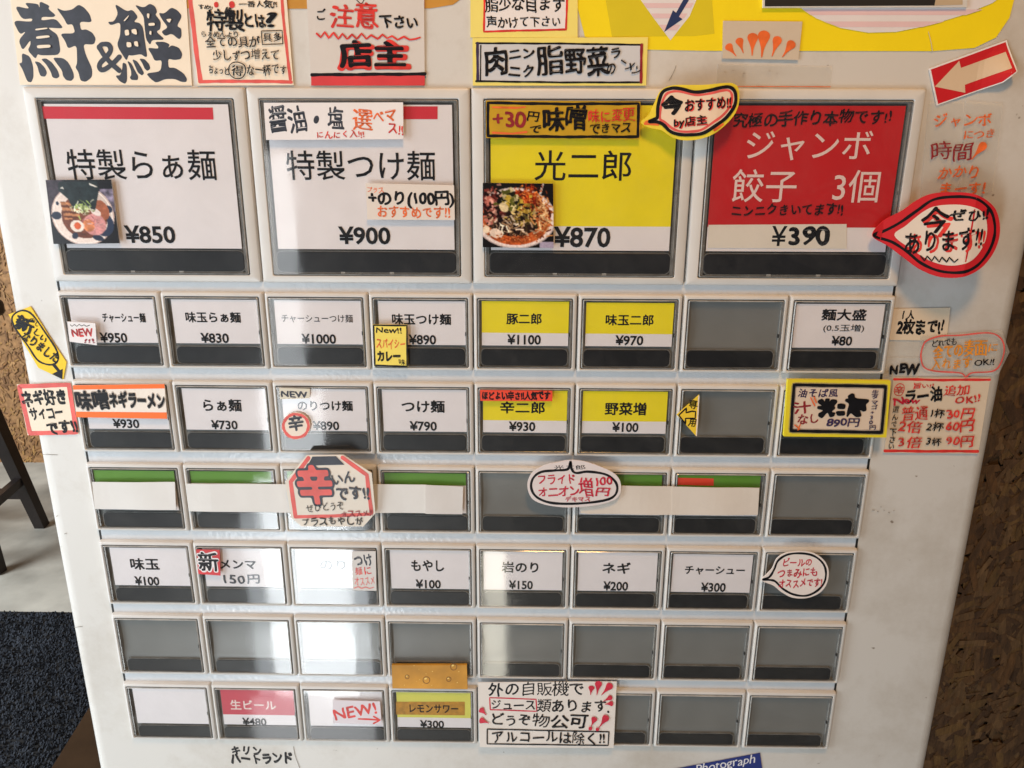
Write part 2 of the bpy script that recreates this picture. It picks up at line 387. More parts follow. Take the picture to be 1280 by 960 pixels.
        for c, ad in zip(txt, adv_):
            pos2 = pos+ad
            if c not in ' 　':
                v, f = ink(c, w)
                if len(v):
                    v = v.copy(); v[:,1] -= 0.5; v[:,0] -= ad/2
                    ph = RNG.uniform(0, 6.28, 4); k = 0.034*jit
                    vx = v[:,0]+k*np.sin(v[:,1]*5+ph[0])+k*0.32*np.sin(v[:,1]*13+ph[1]); vy = v[:,1]+k*np.sin(v[:,0]*5+ph[2])+k*0.32*np.sin(v[:,0]*12+ph[3])
                    r = RNG.normal(0, 0.06)*jit; sc = 1+RNG.normal(0, 0.07)*jit; ca, sa = math.cos(r)*sc, math.sin(r)*sc
                    vx, vy = vx*ca-vy*sa+lean*vy, vx*sa+vy*ca
                    if vertical: cx = a + d*(u*(pos+0.5)); sx, sy = hh, u*0.98
                    else: cx = a + d*(u*(pos+ad/2)); sx, sy = u, hh
                    cx = cx + up*hh*RNG.normal(0, 0.045)*jit
                    P = cx[None,:] + np.outer(vx*sx, right) + np.outer(vy*sy, up)
                    s.put(name, m, P, f, dh)
            pos = pos2
    def prt(s, txt, x0, x1, yc, h, m=None, name='lettering', dh=None, bold=0.0):
        """printed gothic lettering fitted to the width x0..x1 and height h (pixels)"""
        m = m or PRN; dh = s.layer() if dh is None else dh
        if bold > 0.009 and any(ord(c) > 0x2e80 for c in txt):      # small bold gothic: thickened glyphs
            V, f, pos = [], [], 0.0
            for c in txt:
                gv, gf = ink(c, -1.1)
                if len(gv): k = sum(len(q) for q in V); V.append(gv+np.array([pos, 0])); f += [tuple(i+k for i in q) for q in gf]
                pos += adv(c)
            v = np.concatenate(V)
        else: _tc.offset = bold; v, f = text_mesh(txt); _tc.offset = 0.0
        a = s.p(x0, yc); b = s.p(x1, yc); cx = (a+b)/2; W = b[0]-a[0]
        H = np.hypot(*(s.p((x0+x1)/2, yc-h/2)-s.p((x0+x1)/2, yc+h/2)))
        mn, mx = v.min(0), v.max(0); ref = 0.0
        q = (v-(mn+mx)/2); q = q/np.array([mx[0]-mn[0], mx[1]-mn[1]])*np.array([W, H])+np.array([cx[0], cx[1]])
        s.put(name, m, q, f, dh)
def catmull(pts, closed=True, k=6):
    P = [np.array(p, float) for p in pts]; n = len(P); out = []
    rng = range(n) if closed else range(n-1)
    for i in rng:
        p0, p1, p2, p3 = (P[(i-1) % n], P[i], P[(i+1) % n], P[(i+2) % n]) if closed else (P[max(i-1,0)], P[i], P[i+1], P[min(i+2,n-1)])
        for j in range(k):
            t = j/k; q = 0.5*((2*p1)+(-p0+p2)*t+(2*p0-5*p1+4*p2-p3)*t*t+(-p0+3*p1-3*p2+p3)*t**3); out.append((q[0], q[1]))
    if not closed: out.append(tuple(P[-1]))
    return out
def rect(x0, y0, x1, y1): return [(x0,y0),(x1,y0),(x1,y1),(x0,y1)]
def inset(poly, d):
    c = np.mean(np.array(poly, float), 0); out = []
    P = [np.array(p, float) for p in poly]; n = len(P)
    area2 = sum(P[i][0]*P[(i+1)%n][1]-P[(i+1)%n][0]*P[i][1] for i in range(n)); sg = 1 if area2 > 0 else -1
    for i in range(n):
        e0 = P[i]-P[i-1]; e1 = P[(i+1)%n]-P[i]; e0 /= np.hypot(*e0); e1 /= np.hypot(*e1)
        n0 = np.array([-e0[1], e0[0]])*sg; n1 = np.array([-e1[1], e1[0]])*sg; b = n0+n1; b /= max(np.dot(b, n0), 0.3)
        out.append(tuple(P[i]+b*d))
    return out
def trace(s, m, polys, k, ox, oy, name='lettering', dh=None):
    dh = s.layer() if dh is None else dh
    for pi_, P in enumerate(polys):
        q = [(ox+x/k, oy+y/k) for x, y in P]
        for _ in range(2):                                # cut the corners a little, as a wet brush does
            r = []
            for a, b in zip(q, q[1:]+q[:1]): r += [(a[0]*.82+b[0]*.18, a[1]*.82+b[1]*.18), (a[0]*.18+b[0]*.82, a[1]*.18+b[1]*.82)]
            q = r
        s.fill(q, m, name=name if name == 'lettering' else '%s#%d%d' % (name, pi_, ox), dh=dh)
def drop(s, x, y, ang, L, w, m, name='mark'):
    """a teardrop dab: round head at the far end, tip at (x,y)"""
    a = math.radians(ang); dx, dy = math.cos(a), -math.sin(a); pts = []
    for t, r in ((0,.12),(0.3,.32),(0.55,.75),(0.78,1.25),(0.95,1.0)): pts.append((t, r))
    up = [(x+dx*L*t-dy*w/2*r, y+dy*L*t+dx*w/2*r) for t, r in pts]; tip = [(x+dx*L*1.03, y+dy*L*1.03)]
    dn = [(x+dx*L*t+dy*w/2*r, y+dy*L*t-dx*w/2*r) for t, r in reversed(pts)]
    s.fill(up+tip+dn, m, name=name, smooth=True)

# ------------------------------------------------------------------ floor, walls
HB = -0.003                                          # body face sits 3 mm behind the button bezels
def concrete():
    m = mat('concrete', (0.46, 0.455, 0.40), 0.55, 0.4, 0.45, 4.5, bump=0.2, bscale=40, dist=0.002); return m
fl = mesh_obj('floor', [(-8,-6,0),(8,-6,0),(8,8,0),(-8,8,0)], [(0,1,2,3)], concrete()); tag(fl, kind='structure')
# entrance mat of looped fibre
yb = floor_pt(40, 769).y
mt = empty('door_mat', (-0.9, yb-0.7, 0), 'charcoal looped door mat on the concrete floor left of the ticket machine', 'mat')
v, f = box(-2.2, 0.5, yb-1.4, yb, 0.0, 0.012)
MATB = mat('mat_backing', (0.008, 0.009, 0.010), 0.8)
mesh_obj('backing', v, f, MATB, mt)
MATF = mat('mat_fibre', (0.040, 0.048, 0.062), 0.8, 0.2, 0.35, 12)
V = []; F = []
for k in range(45000):                                # short curled fibres in the part of the mat that shows
    x = random.uniform(-1.55, -0.35); y = random.uniform(yb-0.95, yb-0.004); a = random.uniform(0, math.pi); L = random.uniform(0.004, 0.010); hh = random.uniform(0.002, 0.007)
    dx, dy = math.cos(a)*L/2, math.sin(a)*L/2; wx, wy = -math.sin(a)*0.0018, math.cos(a)*0.0018; b = len(V)
    V += [(x-dx-wx, y-dy-wy, 0.0125), (x-dx+wx, y-dy+wy, 0.0125), (x-wx, y-wy, 0.0125+hh), (x+wx, y+wy, 0.0125+hh), (x+dx-wx, y+dy-wy, 0.0125), (x+dx+wx, y+dy+wy, 0.0125)]
    F += [(b, b+1, b+3, b+2), (b+2, b+3, b+5, b+4)]
tag(mesh_obj('pile', V, F, MATF, mt), kind='stuff')

def osb_mat(name, k=1.0):
    m = bpy.data.materials.new(name); m.use_nodes = True; nt = m.node_tree; b = nt.nodes['Principled BSDF']
    at = nt.nodes.new('ShaderNodeVertexColor'); at.layer_name = 'tint'
    tc = nt.nodes.new('ShaderNodeTexCoord'); n = nt.nodes.new('ShaderNodeTexNoise'); n.inputs['Scale'].default_value = 60; n.inputs['Detail'].default_value = 10; n.inputs['Roughness'].default_value = 0.75
    mp = nt.nodes.new('ShaderNodeMapping'); mp.inputs['Rotation'].default_value = (0, 0.5, 0); mp.inputs['Scale'].default_value = (3.2, 1, 0.7)
    nt.links.new(tc.outputs['Object'], mp.inputs['Vector']); nt.links.new(mp.outputs[0], n.inputs['Vector'])
    r = nt.nodes.new('ShaderNodeMapRange'); r.inputs[1].default_value = 0.32; r.inputs[2].default_value = 0.7; r.inputs[3].default_value = 0.42; r.inputs[4].default_value = 1.3
    nt.links.new(n.outputs['Fac'], r.inputs[0]); mx = nt.nodes.new('ShaderNodeMix'); mx.data_type = 'RGBA'; mx.blend_type = 'MULTIPLY'; mx.inputs[0].default_value = 1
    nt.links.new(at.outputs['Color'], mx.inputs[6]); nt.links.new(r.outputs[0], mx.inputs[7]); nt.links.new(mx.outputs[2], b.inputs['Base Color'])
    b.inputs['Roughness'].default_value = 0.62
    bp = nt.nodes.new('ShaderNodeBump'); bp.inputs['Strength'].default_value = 0.5; bp.inputs['Distance'].default_value = 0.001
    nt.links.new(n.outputs['Fac'], bp.inputs['Height']); nt.links.new(bp.outputs[0], b.inputs['Normal'])
    return m
OSB = osb_mat('osb_flake')
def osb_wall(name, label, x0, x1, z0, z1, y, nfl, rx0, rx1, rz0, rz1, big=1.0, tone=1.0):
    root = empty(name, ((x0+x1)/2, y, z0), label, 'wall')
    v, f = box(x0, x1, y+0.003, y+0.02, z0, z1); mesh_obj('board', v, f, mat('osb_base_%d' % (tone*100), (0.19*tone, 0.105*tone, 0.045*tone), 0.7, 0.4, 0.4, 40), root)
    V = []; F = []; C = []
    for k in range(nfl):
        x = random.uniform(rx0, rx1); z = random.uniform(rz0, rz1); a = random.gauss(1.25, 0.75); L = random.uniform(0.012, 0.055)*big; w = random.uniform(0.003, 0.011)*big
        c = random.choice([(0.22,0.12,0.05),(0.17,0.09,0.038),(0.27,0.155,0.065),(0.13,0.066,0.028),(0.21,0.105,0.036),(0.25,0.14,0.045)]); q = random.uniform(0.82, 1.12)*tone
        n = 3; e = [random.uniform(0.0, 0.25)*L for _ in range(4)]
        pts = [(-L/2+e[0], w/2), (random.uniform(-.2,.2)*L, w/2*random.uniform(.9,1.15)), (L/2-e[1], w/2*random.uniform(.6,1)), (L/2-e[2], -w/2), (random.uniform(-.2,.2)*L, -w/2*random.uniform(.85,1.1)), (-L/2+e[3], -w/2*random.uniform(.6,1))]
        d = random.uniform(0.0, 0.0022); tl = random.uniform(-0.012, 0.012); b = len(V); ca, sa = math.cos(a), math.sin(a)
        V += [(x+p[0]*ca-p[1]*sa, y-d-p[0]*tl, z+p[0]*sa+p[1]*ca) for p in pts]; F.append(tuple(range(b, b+2*n))[::-1]); C += [(c[0]*q, c[1]*q, c[2]*q, 1)]*(2*n)
    o = mesh_obj('wood_flakes', V, F, OSB, root); tag(o, kind='stuff')
    ca_ = o.data.color_attributes.new('tint', 'FLOAT_COLOR', 'POINT'); ca_.data.foreach_set('color', np.array(C, np.float32).ravel())
    return root
osb_wall('osb_wall', 'brown chipboard wall in shade behind the right side of the ticket machine', 0.05, 1.4, 0.0, 2.4, 0.34, 11000, 0.22, 0.72, 0.62, 1.48, tone=0.68)  # low tone puts the shade behind the machine into the board colour
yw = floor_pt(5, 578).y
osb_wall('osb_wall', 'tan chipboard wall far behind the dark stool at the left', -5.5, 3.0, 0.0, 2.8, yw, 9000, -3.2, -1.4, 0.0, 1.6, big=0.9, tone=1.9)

# dark wooden stool whose legs show at the left edge
SW = mat('stool_wood', (0.018, 0.013, 0.012), 0.4, 0.5, 0.3, 30)
def bar(p, q, w0, w1, d0=None, d1=None):
    p = Vector(p); q = Vector(q); ax = (q-p).normalized(); s = ax.cross(Vector((0,1,0))).normalized(); t = s.cross(ax)
    d0 = d0 or w0; d1 = d1 or w1; V = []
    for c, w, d in ((p, w0, d0), (q, w1, d1)):
        for a, b in ((-1,-1),(1,-1),(1,1),(-1,1)): V.append(c + s*a*w/2 + t*b*d/2)
    return V, [(0,3,2,1),(4,5,6,7),(0,1,5,4),(1,2,6,5),(2,3,7,6),(3,0,4,7)]
f1 = floor_pt(53, 658); f2 = floor_pt(-2, 716)
sc_ = Vector(((f1.x+f2.x)/2-0.23, (f1.y+f2.y)/2, 0))
stool = empty('stool', (sc_.x, sc_.y, 0), 'dark brown wooden stool with splayed legs on the concrete floor at the left edge', 'stool')
tops = []
feet = [f1, f2, Vector((2*sc_.x-f1.x, 2*sc_.y-f1.y, 0)), Vector((2*sc_.x-f2.x, 2*sc_.y-f2.y, 0))]
for ft in feet:
    tp = sc_ + (ft-sc_)*0.42; tp.z = 0.80; tops.append(tp); v, f = bar(ft, tp, 0.036, 0.055); mesh_obj('leg', v, f, SW, stool)
for i, z in ((0, 0.20), (1, 0.14), (2, 0.20), (3, 0.14)):
    a = feet[i].lerp(tops[i], z/0.8); j = (i+1) % 4; b = feet[j].lerp(tops[j], z/0.8); v, f = bar(a, b, 0.032, 0.032, 0.024, 0.024); mesh_obj('rail', v, f, SW, stool)
bm = bmesh.new(); r = bmesh.ops.create_cube(bm, size=1); bmesh.ops.scale(bm, vec=(0.40, 0.40, 0.06), verts=bm.verts); bmesh.ops.translate(bm, vec=(sc_.x, sc_.y, 0.83), verts=bm.verts)
bmesh.ops.bevel(bm, geom=bm.edges[:], offset=0.02, segments=3, affect='EDGES', profile=0.5); bm_obj('seat', bm, SW, stool)

# ------------------------------------------------------------------ the ticket machine
XL = plane_pt(80, 760, HB)[0]; XR = plane_pt(1196, 790, HB)[0]
TOPZ = Z0+0.26; BOTZ = 0.78
vm = empty('ticket_machine', (0, 0.15, 0.0), 'white ticket machine front with rows of push buttons covered in handwritten notes', 'ticket machine')
bm = bmesh.new(); bmesh.ops.create_cube(bm, size=1)
bmesh.ops.scale(bm, vec=(XR-XL, 0.30, TOPZ-BOTZ), verts=bm.verts); bmesh.ops.translate(bm, vec=((XL+XR)/2, -HB+0.15, (TOPZ+BOTZ)/2), verts=bm.verts)
ed = [e for e in bm.edges if abs(e.verts[0].co.z-e.verts[1].co.z) > 0.1 and e.verts[0].co.y < 0.01]
bmesh.ops.bevel(bm, geom=ed, offset=0.0085, segments=6, affect='EDGES', profile=0.5)
body = bm_obj('cabinet', bm, BODY, vm)
for p in body.data.polygons: p.use_smooth = True
body.data.set_sharp_from_angle(angle=math.radians(35))
v, f = box(XL+0.03, XR-0.03, 0.03, 0.28, 0.03, BOTZ-0.001); mesh_obj('stand', v, f, mat('stand_brown', (0.05, 0.03, 0.018), 0.4, 0.5, 0.2, 12), vm)
g0 = floor_pt(63, 962, 0.05); g1 = floor_pt(106, 893, 0.05)
dv = (g1-g0).normalized(); g2 = g1 + dv*0.30; g00 = g0 - dv*0.30; nn = Vector((dv.y, -dv.x, 0))
V = [g00, g2, g2+nn*0.5, g00+nn*0.5]; V = V + [Vector((q.x, q.y, 0.014)) for q in V]
base = mesh_obj('wooden_plinth', [tuple(q) for q in V], [(0,3,2,1),(4,5,6,7),(0,1,5,4),(1,2,6,5),(2,3,7,6),(3,0,4,7)], mat('plinth_brown', (0.04, 0.022, 0.011), 0.35, 0.5, 0.5, 8))
tag(base, 'dark brown wooden base board standing on the mat at the lower left of the machine', 'base board')

def rrect(x0, x1, z0, z1, r, n=4):
    out = []
    for cx, cz, a in ((x1-r, z1-r, 0), (x0+r, z1-r, 90), (x0+r, z0+r, 180), (x1-r, z0+r, 270)):
        for i in range(n+1):
            t = math.radians(a+90*i/n); out.append((cx+r*math.cos(t), cz+r*math.sin(t)))
    return out
def rings(loops, close_last=False):
    """loops: list of (points, h) with equal point counts; joins them into a surface"""
    V = []; F = []; n = len(loops[0][0])
    for pts, h in loops: V += [(p[0], -h, p[1]) for p in pts]
    for k in range(len(loops)-1):
        for i in range(n):
            j = (i+1) % n; F.append((k*n+i, k*n+j, (k+1)*n+j, (k+1)*n+i))
    if close_last: F.append(tuple((len(loops)-1)*n+i for i in range(n)))
    return V, F
def me_from(name, V, F, m, smooth=False):
    me = bpy.data.meshes.new(name); me.from_pydata(V, [], F); me.materials.append(m)
    bm = bmesh.new(); bm.from_mesh(me); bmesh.ops.recalc_face_normals(bm, faces=bm.faces[:]); bm.to_mesh(me); bm.free()
    if smooth: me.polygons.foreach_set('use_smooth', [True]*len(me.polygons)); me.set_sharp_from_angle(angle=math.radians(40))
    return me
mm = 0.001
def module_meshes(W, H, li, ri, ti, bi, ring, card_h, strip_h, big):
    """all meshes of one button, origin at its top-left corner, x right, z down negative"""
    g = 0.25*mm; o = {}
    x0, x1, z1, z0 = g, W-g, -g, -H+g
    ox0, ox1, oz1, oz0 = li, W-ri, -ti, -H+bi
    c = 1.1*mm if not big else 1.6*mm
    L = [(rrect(x0, x1, z0, z1, 0.8*mm), HB), (rrect(x0, x1, z0, z1, 0.8*mm), HB+1.3*mm), (rrect(x0+c*0.35, x1-c*0.35, z0+c*0.35, z1-c*0.35, 0.8*mm), -0.45*mm),
         (rrect(x0+c, x1-c, z0+c, z1-c, 0.8*mm), 0.0), (rrect(ox0-0.3*mm, ox1+0.3*mm, oz0-0.3*mm, oz1+0.3*mm, 0.9*mm), 0.0), (rrect(ox0, ox1, oz0, oz1, 0.8*mm), -0.35*mm), (rrect(ox0, ox1, oz0, oz1, 0.8*mm), -2.75*mm)]
    o['bezel'] = me_from('bezel', *rings(L), BEZEL, True)
    # dark gasket at the foot of the well, with the rubber lip round the cap
    a = 0.45*mm
    L = [(rrect(ox0+.01*mm, ox1-.01*mm, oz0+.01*mm, oz1-.01*mm, 0.8*mm), -0.7*mm), (rrect(ox0+a, ox1-a, oz0+a, oz1-a, 0.7*mm), -0.75*mm), (rrect(ox0+a, ox1-a, oz0+a, oz1-a, 0.7*mm), -2.85*mm)]
    o['gasket'] = me_from('gasket', *rings(L, True), GASKET)
    # inner window = where the card sits; the strip below it is narrower
    ix0, ix1, iz1 = ox0+a+ring, ox1-a-ring, oz1-a-ring*0.8; cz = iz1-card_h
    si = 2.1*mm if not big else 2.4*mm; sb = 1.25*mm if not big else 1.8*mm
    sx0, sx1, iz0 = ox0+si, ox1-si, oz0+sb; sz1 = iz0+strip_h
    V = []; F = []; nz = 14; za, zb = cz-1.0*mm, oz1-a-.1*mm; xa_, xb_ = ox0+a+.1*mm, ox1-a-.1*mm
    rows_ = [(oz0+a+.1*mm, 2.6*mm), (za, 1.75*mm)]+[(za+(zb-za)*i/nz, (1.75+1.0*4*(i/nz)*(1-i/nz))*mm) for i in range(1, nz+1)]  # bow is invented so the plate shades from dark above to light below
    for z_, d_ in rows_: V += [(xa_, d_, z_), (xb_, d_, z_)]
    F = [(2*i, 2*i+1, 2*i+3, 2*i+2) for i in range(len(rows_)-1)]
    o['back_plate'] = me_from('back_plate', V, F, BACK if not big else BACKD, True)
    r = strip_h*0.26
    L = [(rrect(sx0, sx1, iz0, sz1, r, 6), -2.65*mm), (rrect(sx0, sx1, iz0, sz1, r, 6), -.55*mm), (rrect(sx0+.2*mm, sx1-.2*mm, iz0+.2*mm, sz1-.2*mm, r*0.95, 6), -.45*mm)]
    o['black_strip'] = me_from('black_strip', *rings(L, True), BLACKP)
    L = [(rrect(sx0-.1*mm, sx1+.1*mm, iz0-.1*mm, sz1+.1*mm, r*1.05, 6), -.6*mm), (rrect(sx0-.42*mm, sx1+.42*mm, iz0-.42*mm, sz1+.42*mm, r*1.15, 6), -.6*mm), (rrect(sx0-.5*mm, sx1+.5*mm, iz0-.5*mm, sz1+.5*mm, r*1.2, 6), -2.6*mm)]
    o['strip_rim'] = me_from('strip_rim', *rings(L), RIM)
    # transparent cap: stepped rim and pane
    L = [(rrect(ox0+a, ox1-a, oz0+a, oz1-a, 0.7*mm), -2.6*mm), (rrect(ox0+a, ox1-a, oz0+a, oz1-a, 0.7*mm), 0.1*mm), (rrect(ox0+a+.3*mm, ox1-a-.3*mm, oz0+a+.3*mm, oz1-a-.3*mm, 0.6*mm), 0.4*mm)]
    o['cap_rim'] = me_from('cap_rim', *rings(L), RIM2)
    e = ring*0.75
    L = [(rrect(ox0+a+.35*mm, ox1-a-.35*mm, oz0+a+.35*mm, oz1-a-.35*mm, 0.6*mm), -0.3*mm), (rrect(ox0+a+e, ox1-a-e, oz0+a+e*.5, oz1-a-e*.6, 0.5*mm), -0.4*mm), (rrect(ox0+a+e, ox1-a-e, oz0+a+e*.5, oz1-a-e*.6, 0.5*mm), -2.6*mm)]
    o['cap_wall'] = me_from('cap_wall', *rings(L), RIM)
    L = [(rrect(ox0+a+.3*mm, ox1-a-.3*mm, oz0+a+.3*mm, oz1-a-.3*mm, 0.6*mm), 0.4*mm)]; o['cover'] = me_from('cover', *rings(L, True), GLASS)
    # thin moulded line over the strip, and the clips at the sides
    V = []; F = []
    def bx(a0, a1, b0, b1, h0, h1):
        v, f = box(a0, a1, -h1, -h0, b0, b1); k = len(V); V.extend(v); F.extend([tuple(i+k for i in q) for q in f])
    bx(ox1-a-.95*mm, ox1-a-.6*mm, oz0+9*mm, oz1-5*mm, -1.2*mm, -0.5*mm); bx(ox0+a+.5*mm, ox0+a+.75*mm, oz0+5*mm, oz1-9*mm, -1.2*mm, -0.6*mm)
    bx(ox0+a+4*mm, ox1-a-4*mm, oz1-a-.75*mm, oz1-a-.5*mm, -1.1*mm, -0.6*mm)
    if big:
        for q in (0.36, 0.62): bx(ox0+(ox1-ox0)*q, ox0+(ox1-ox0)*q+2*mm, oz0+a+.3*mm, oz0+a+1.4*mm, -1.2*mm, -0.5*mm)
    o['moulding'] = me_from('moulding', V, F, RIM2)
    V = []; F = []
    zc = (oz0+oz1)/2
    bx(ox1-a-1.15*mm, ox1-a-.55*mm, zc-1.2*mm, zc+.6*mm, -1.5*mm, -0.35*mm); bx(ox1-a-.75*mm, ox1-a-.5*mm, zc-5*mm, zc+.4*mm, -1.5*mm, -0.4*mm)
    bx(ox0+a+.3*mm, ox0+a+.6*mm, zc-2*mm, zc+1.5*mm, -1.5*mm, -0.45*mm)
    o['clip'] = me_from('clip', V, F, DARK)
    return o, (ix0, ix1, iz0, iz1, cz)
RP = 0.8864; SH = 0.7739*S
SM, SI = module_meshes(S, SH, 2.0*mm, 2.2*mm, 2.3*mm, 1.9*mm, 1.25*mm, 21.9*mm, 8.2*mm, False)
LT, LB = -1.8271, -0.0817
BM, BI = module_meshes(2*S, (LB-LT)*S, 5.8*mm, 5.2*mm, 4.9*mm, 3.8*mm, 2.3*mm, 64.2*mm, 9.4*mm, True)
def module(meshes, x, z, label=None, dx=0.0, dz=0.0):
    b = link('ticket_button', meshes['bezel'], vm, (x-vm.location.x, 0-vm.location.y, z-vm.location.z))
    if label: b['label'] = label
    for k in ('gasket', 'back_plate', 'black_strip', 'strip_rim', 'cap_wall', 'moulding', 'clip', 'cap_rim', 'cover'):
        link(k, meshes[k], b, (dx, 0, dz) if k in ('black_strip', 'strip_rim') else (0, 0, 0))
    return b
# recessed plates between the rows, with the dark joint at either end
xa, xb = -4*S, 4*S
def plate(z1, z0, nm='row_plate'):
    v, f = box(xa+1.2*mm, xb-1.2*mm, -(HB+0.25*mm), 0.002+0.003, z0, z1); mesh_obj(nm, v, f, STRIP, vm)
vd, fd = box(xa-0.1*mm, xb+0.1*mm, -(HB+0.08*mm), 0.004+0.003, Z0-(5*RP+0.7739)*S+0.4*mm, Z0-LT*S-0.5*mm); mesh_obj('joint', vd, fd, DARK, vm)
plate(Z0-LB*S+1.5*mm, Z0+0*S-1.5*mm)
for r in range(5):
    plate(Z0-(r*RP+0.7739)*S+1.5*mm, Z0-(r+1)*RP*S-1.5*mm)

CH = -0.95*mm        # height of the card faces inside the caps
def card_sheet(b): return Sheet('c', None, None, (640, 480), CH, parent=b)
def px_of(x, z, h):
    p = Vector((x, -h, z))-CAM; d = p.dot(AX_F); return (640+F_PX*p.dot(AX_R)/d, 480+F_PX*p.dot(AX_D)/d)
def panel_rect(s, x0, x1, z0, z1, m, name, dh):
    s.put(name, m, [(x0,z0),(x1,z0),(x1,z1),(x0,z1)], [(0,1,2,3)], dh)
def small(r, c, label=None): return module(SM, (c-4)*S, Z0-(r-2)*RP*S, label, (3.5-c)*0.36*mm, (0.15-(r-2)*0.34)*mm)
def card(r, c, top=None, frac=0.71, lab=None, jx=None, blank=False):
    b = small(r, c, lab); s = card_sheet(b); ox = (c-4)*S; oz = Z0-(r-2)*RP*S
    j = (random.uniform(-0.25, 0.25)+0.3+(3.5-c)*0.2)*mm if jx is None else jx*mm; jz = random.uniform(-0.2, 0.3)*mm; t = random.uniform(-0.004, 0.004)
    x0, x1 = ox+SI[0]+0.35*mm+j, ox+SI[1]-0.35*mm+j; z1, z0 = oz+SI[3]-0.3*mm+jz, oz+SI[4]+(0.15-(r-2)*0.40)*mm
    def q(z_, m, nm, dh):   # slightly crooked rectangle
        za, zb = z_
        V = [(x0,za),(x1,za),(x1,zb),(x0,zb)]
        V = [(x+(z-z0)*t, z-(x-x0)*t*0.5) for x, z in V]; s.put(nm, m, V, [(0,1,2,3)], dh)
    q((z0, z1), CARD, 'card', 0.0)
    if top is not None: q((z1-(z1-z0)*frac, z1), top, 'card_band', 0.00004)
    s.n = 2; return b, s
def T(s, txt, x0, x1, y, h=16, m=None, bold=0.022): s.prt(txt, x0, x1, y, h, m, bold=bold)
def Pr(s, txt, x0, x1, y, h=12.5, m=None): s.prt(txt, x0, x1, y, h, m, bold=0.024)

# --- row 2
b, s = card(2,0,lab='small button with a white card for chashu noodles at 950 yen'); T(s,'チャーシュー麺',128,182,397,12); Pr(s,'¥950',125,159,422); s.done()
b, s = card(2,1,lab='small button with a white card for egg ramen at 830 yen'); T(s,'味玉らぁ麺',232,301,396.5,13.5); Pr(s,'¥830',251,286,422.5); s.done()
b, s = card(2,2,lab='small button with a white card at 1000 yen'); T(s,'チャーシューつけ麺',352,441,398,10,bold=0.004); Pr(s,'¥1000',377,420,423.5); s.done()
b, s = card(2,3,lab='small button with a white card for egg dipping noodles at 890 yen'); T(s,'味玉つけ麺',490,564,399,14); Pr(s,'¥890',511,545,424.5); s.done()
b, s = card(2,4,YEL,lab='small button with a yellow card at 1100 yen'); T(s,'豚二郎',633,677,398.5,14); Pr(s,'¥1100',634,676,424.5); s.done()
b, s = card(2,5,YEL,lab='small button with a yellow card at 970 yen'); T(s,'味玉二郎',757,817,400,14); Pr(s,'¥970',769,804,425.5); s.done()
small(2,6,'empty small button with a bare grey plate')
b, s = card(2,7,lab='small button with a white card for a large helping at 80 yen'); T(s,'麺大盛',1027,1083,393.5,14.5); T(s,'(0.5玉増)',1029,1080,410.5,10,bold=0.004); Pr(s,'¥80',1039,1065,426,12); s.done()
# --- row 3
b, s = card(3,0,lab='small button with a white card at 930 yen half under a paper banner'); Pr(s,'¥930',141,174,529.5,11.5); s.done()
b, s = card(3,1,lab='small button with a white card for ramen at 730 yen'); T(s,'らぁ麺',254,302,506.5,15.5); Pr(s,'¥730',264,297,531,11.5); s.done()
b, s = card(3,2,lab='small button with a white card for seaweed dipping noodles at 890 yen'); T(s,'のりつけ麺',372,441,507,13); Pr(s,'¥890',391,424,532,11.5); s.done()
b, s = card(3,3,lab='small button with a white card for dipping noodles at 790 yen'); T(s,'つけ麺',502,556,508,15.5); Pr(s,'¥790',512,546,532.5,12); s.done()
b, s = card(3,4,YEL,lab='small button with a yellow card for the hot bowl at 930 yen'); T(s,'辛二郎',625,681,509.5,15); Pr(s,'¥930',636,669,533,12); s.done()
b, s = card(3,5,YEL,lab='small button with a yellow card for extra vegetables at 100 yen'); T(s,'野菜増',756,808,511,16); Pr(s,'¥100',765,798,534,12); s.done()
small(3,6,'empty small button with a bare grey plate'); small(3,7)
# --- row 4
for c in range(8):
    if c in (4, 7): small(4, c, 'empty small button with a bare grey plate'); continue
    b, s = card(4, c, GREEN, 0.30 if c != 6 else 0.9, 'small button whose green card is taped over with white paper', jx=-0.4)
    if c == 6: s.fill([(847,597),(892,598),(892,607),(847,606)], ORED, name='red_tab')
    s.done()
# --- row 5
b, s = card(5,0,lab='small button with a white card for an egg at 100 yen'); T(s,'味玉',163,199,705,14.5,bold=0.015); Pr(s,'¥100',168.5,199,726,11); s.done()
b, s = card(5,1,lab='small button with a card repriced by hand to 150 yen'); T(s,'メンマ',275,320,705.5,11)
s.hand('150円',276,723.5,327,723.5,15,INKG,1,0.8); s.done()
b, s = card(5,2,lab='small button with a seaweed card washed out by glare'); T(s,'のり',400,432,706,13); s.done()
b, s = card(5,3,lab='small button with a white card for bean sprouts at 100 yen'); T(s,'もやし',514,555,707,14); Pr(s,'¥100',519.5,551,730,11); s.done()
b, s = card(5,4,lab='small button with a white card at 150 yen'); T(s,'岩のり',627,673,709,14); Pr(s,'¥150',636,666,731,11); s.done()
b, s = card(5,5,lab='small button with a white card for leek at 200 yen'); T(s,'ネギ',753,788,710,14); Pr(s,'¥200',754,785,732.5,11.5); s.done()
b, s = card(5,6,lab='small button with a white card at 300 yen'); T(s,'チャーシュー',856,931,713,10.5); Pr(s,'¥300',876,907,734,11.5); s.done()
small(5,7,'empty small button behind a round speech bubble note')
for c in range(8): small(6, c, 'empty small button with a bare grey plate')
b, s = card(7,0,lab='small button with a blank white card'); s.done()
b, s = card(7,1,BEER,lab='small button with a rose red card at 480 yen'); T(s,'生ビール',288,345,881,12,WINK); Pr(s,'¥480',303,333,902,9.5); s.done()
b, s = card(7,2,lab='small button with a blank white card under a note'); s.done()
b, s = card(7,3,P_('card_pale_yellow',(226,222,96)),0.72,lab='small button with a gold card at 300 yen')
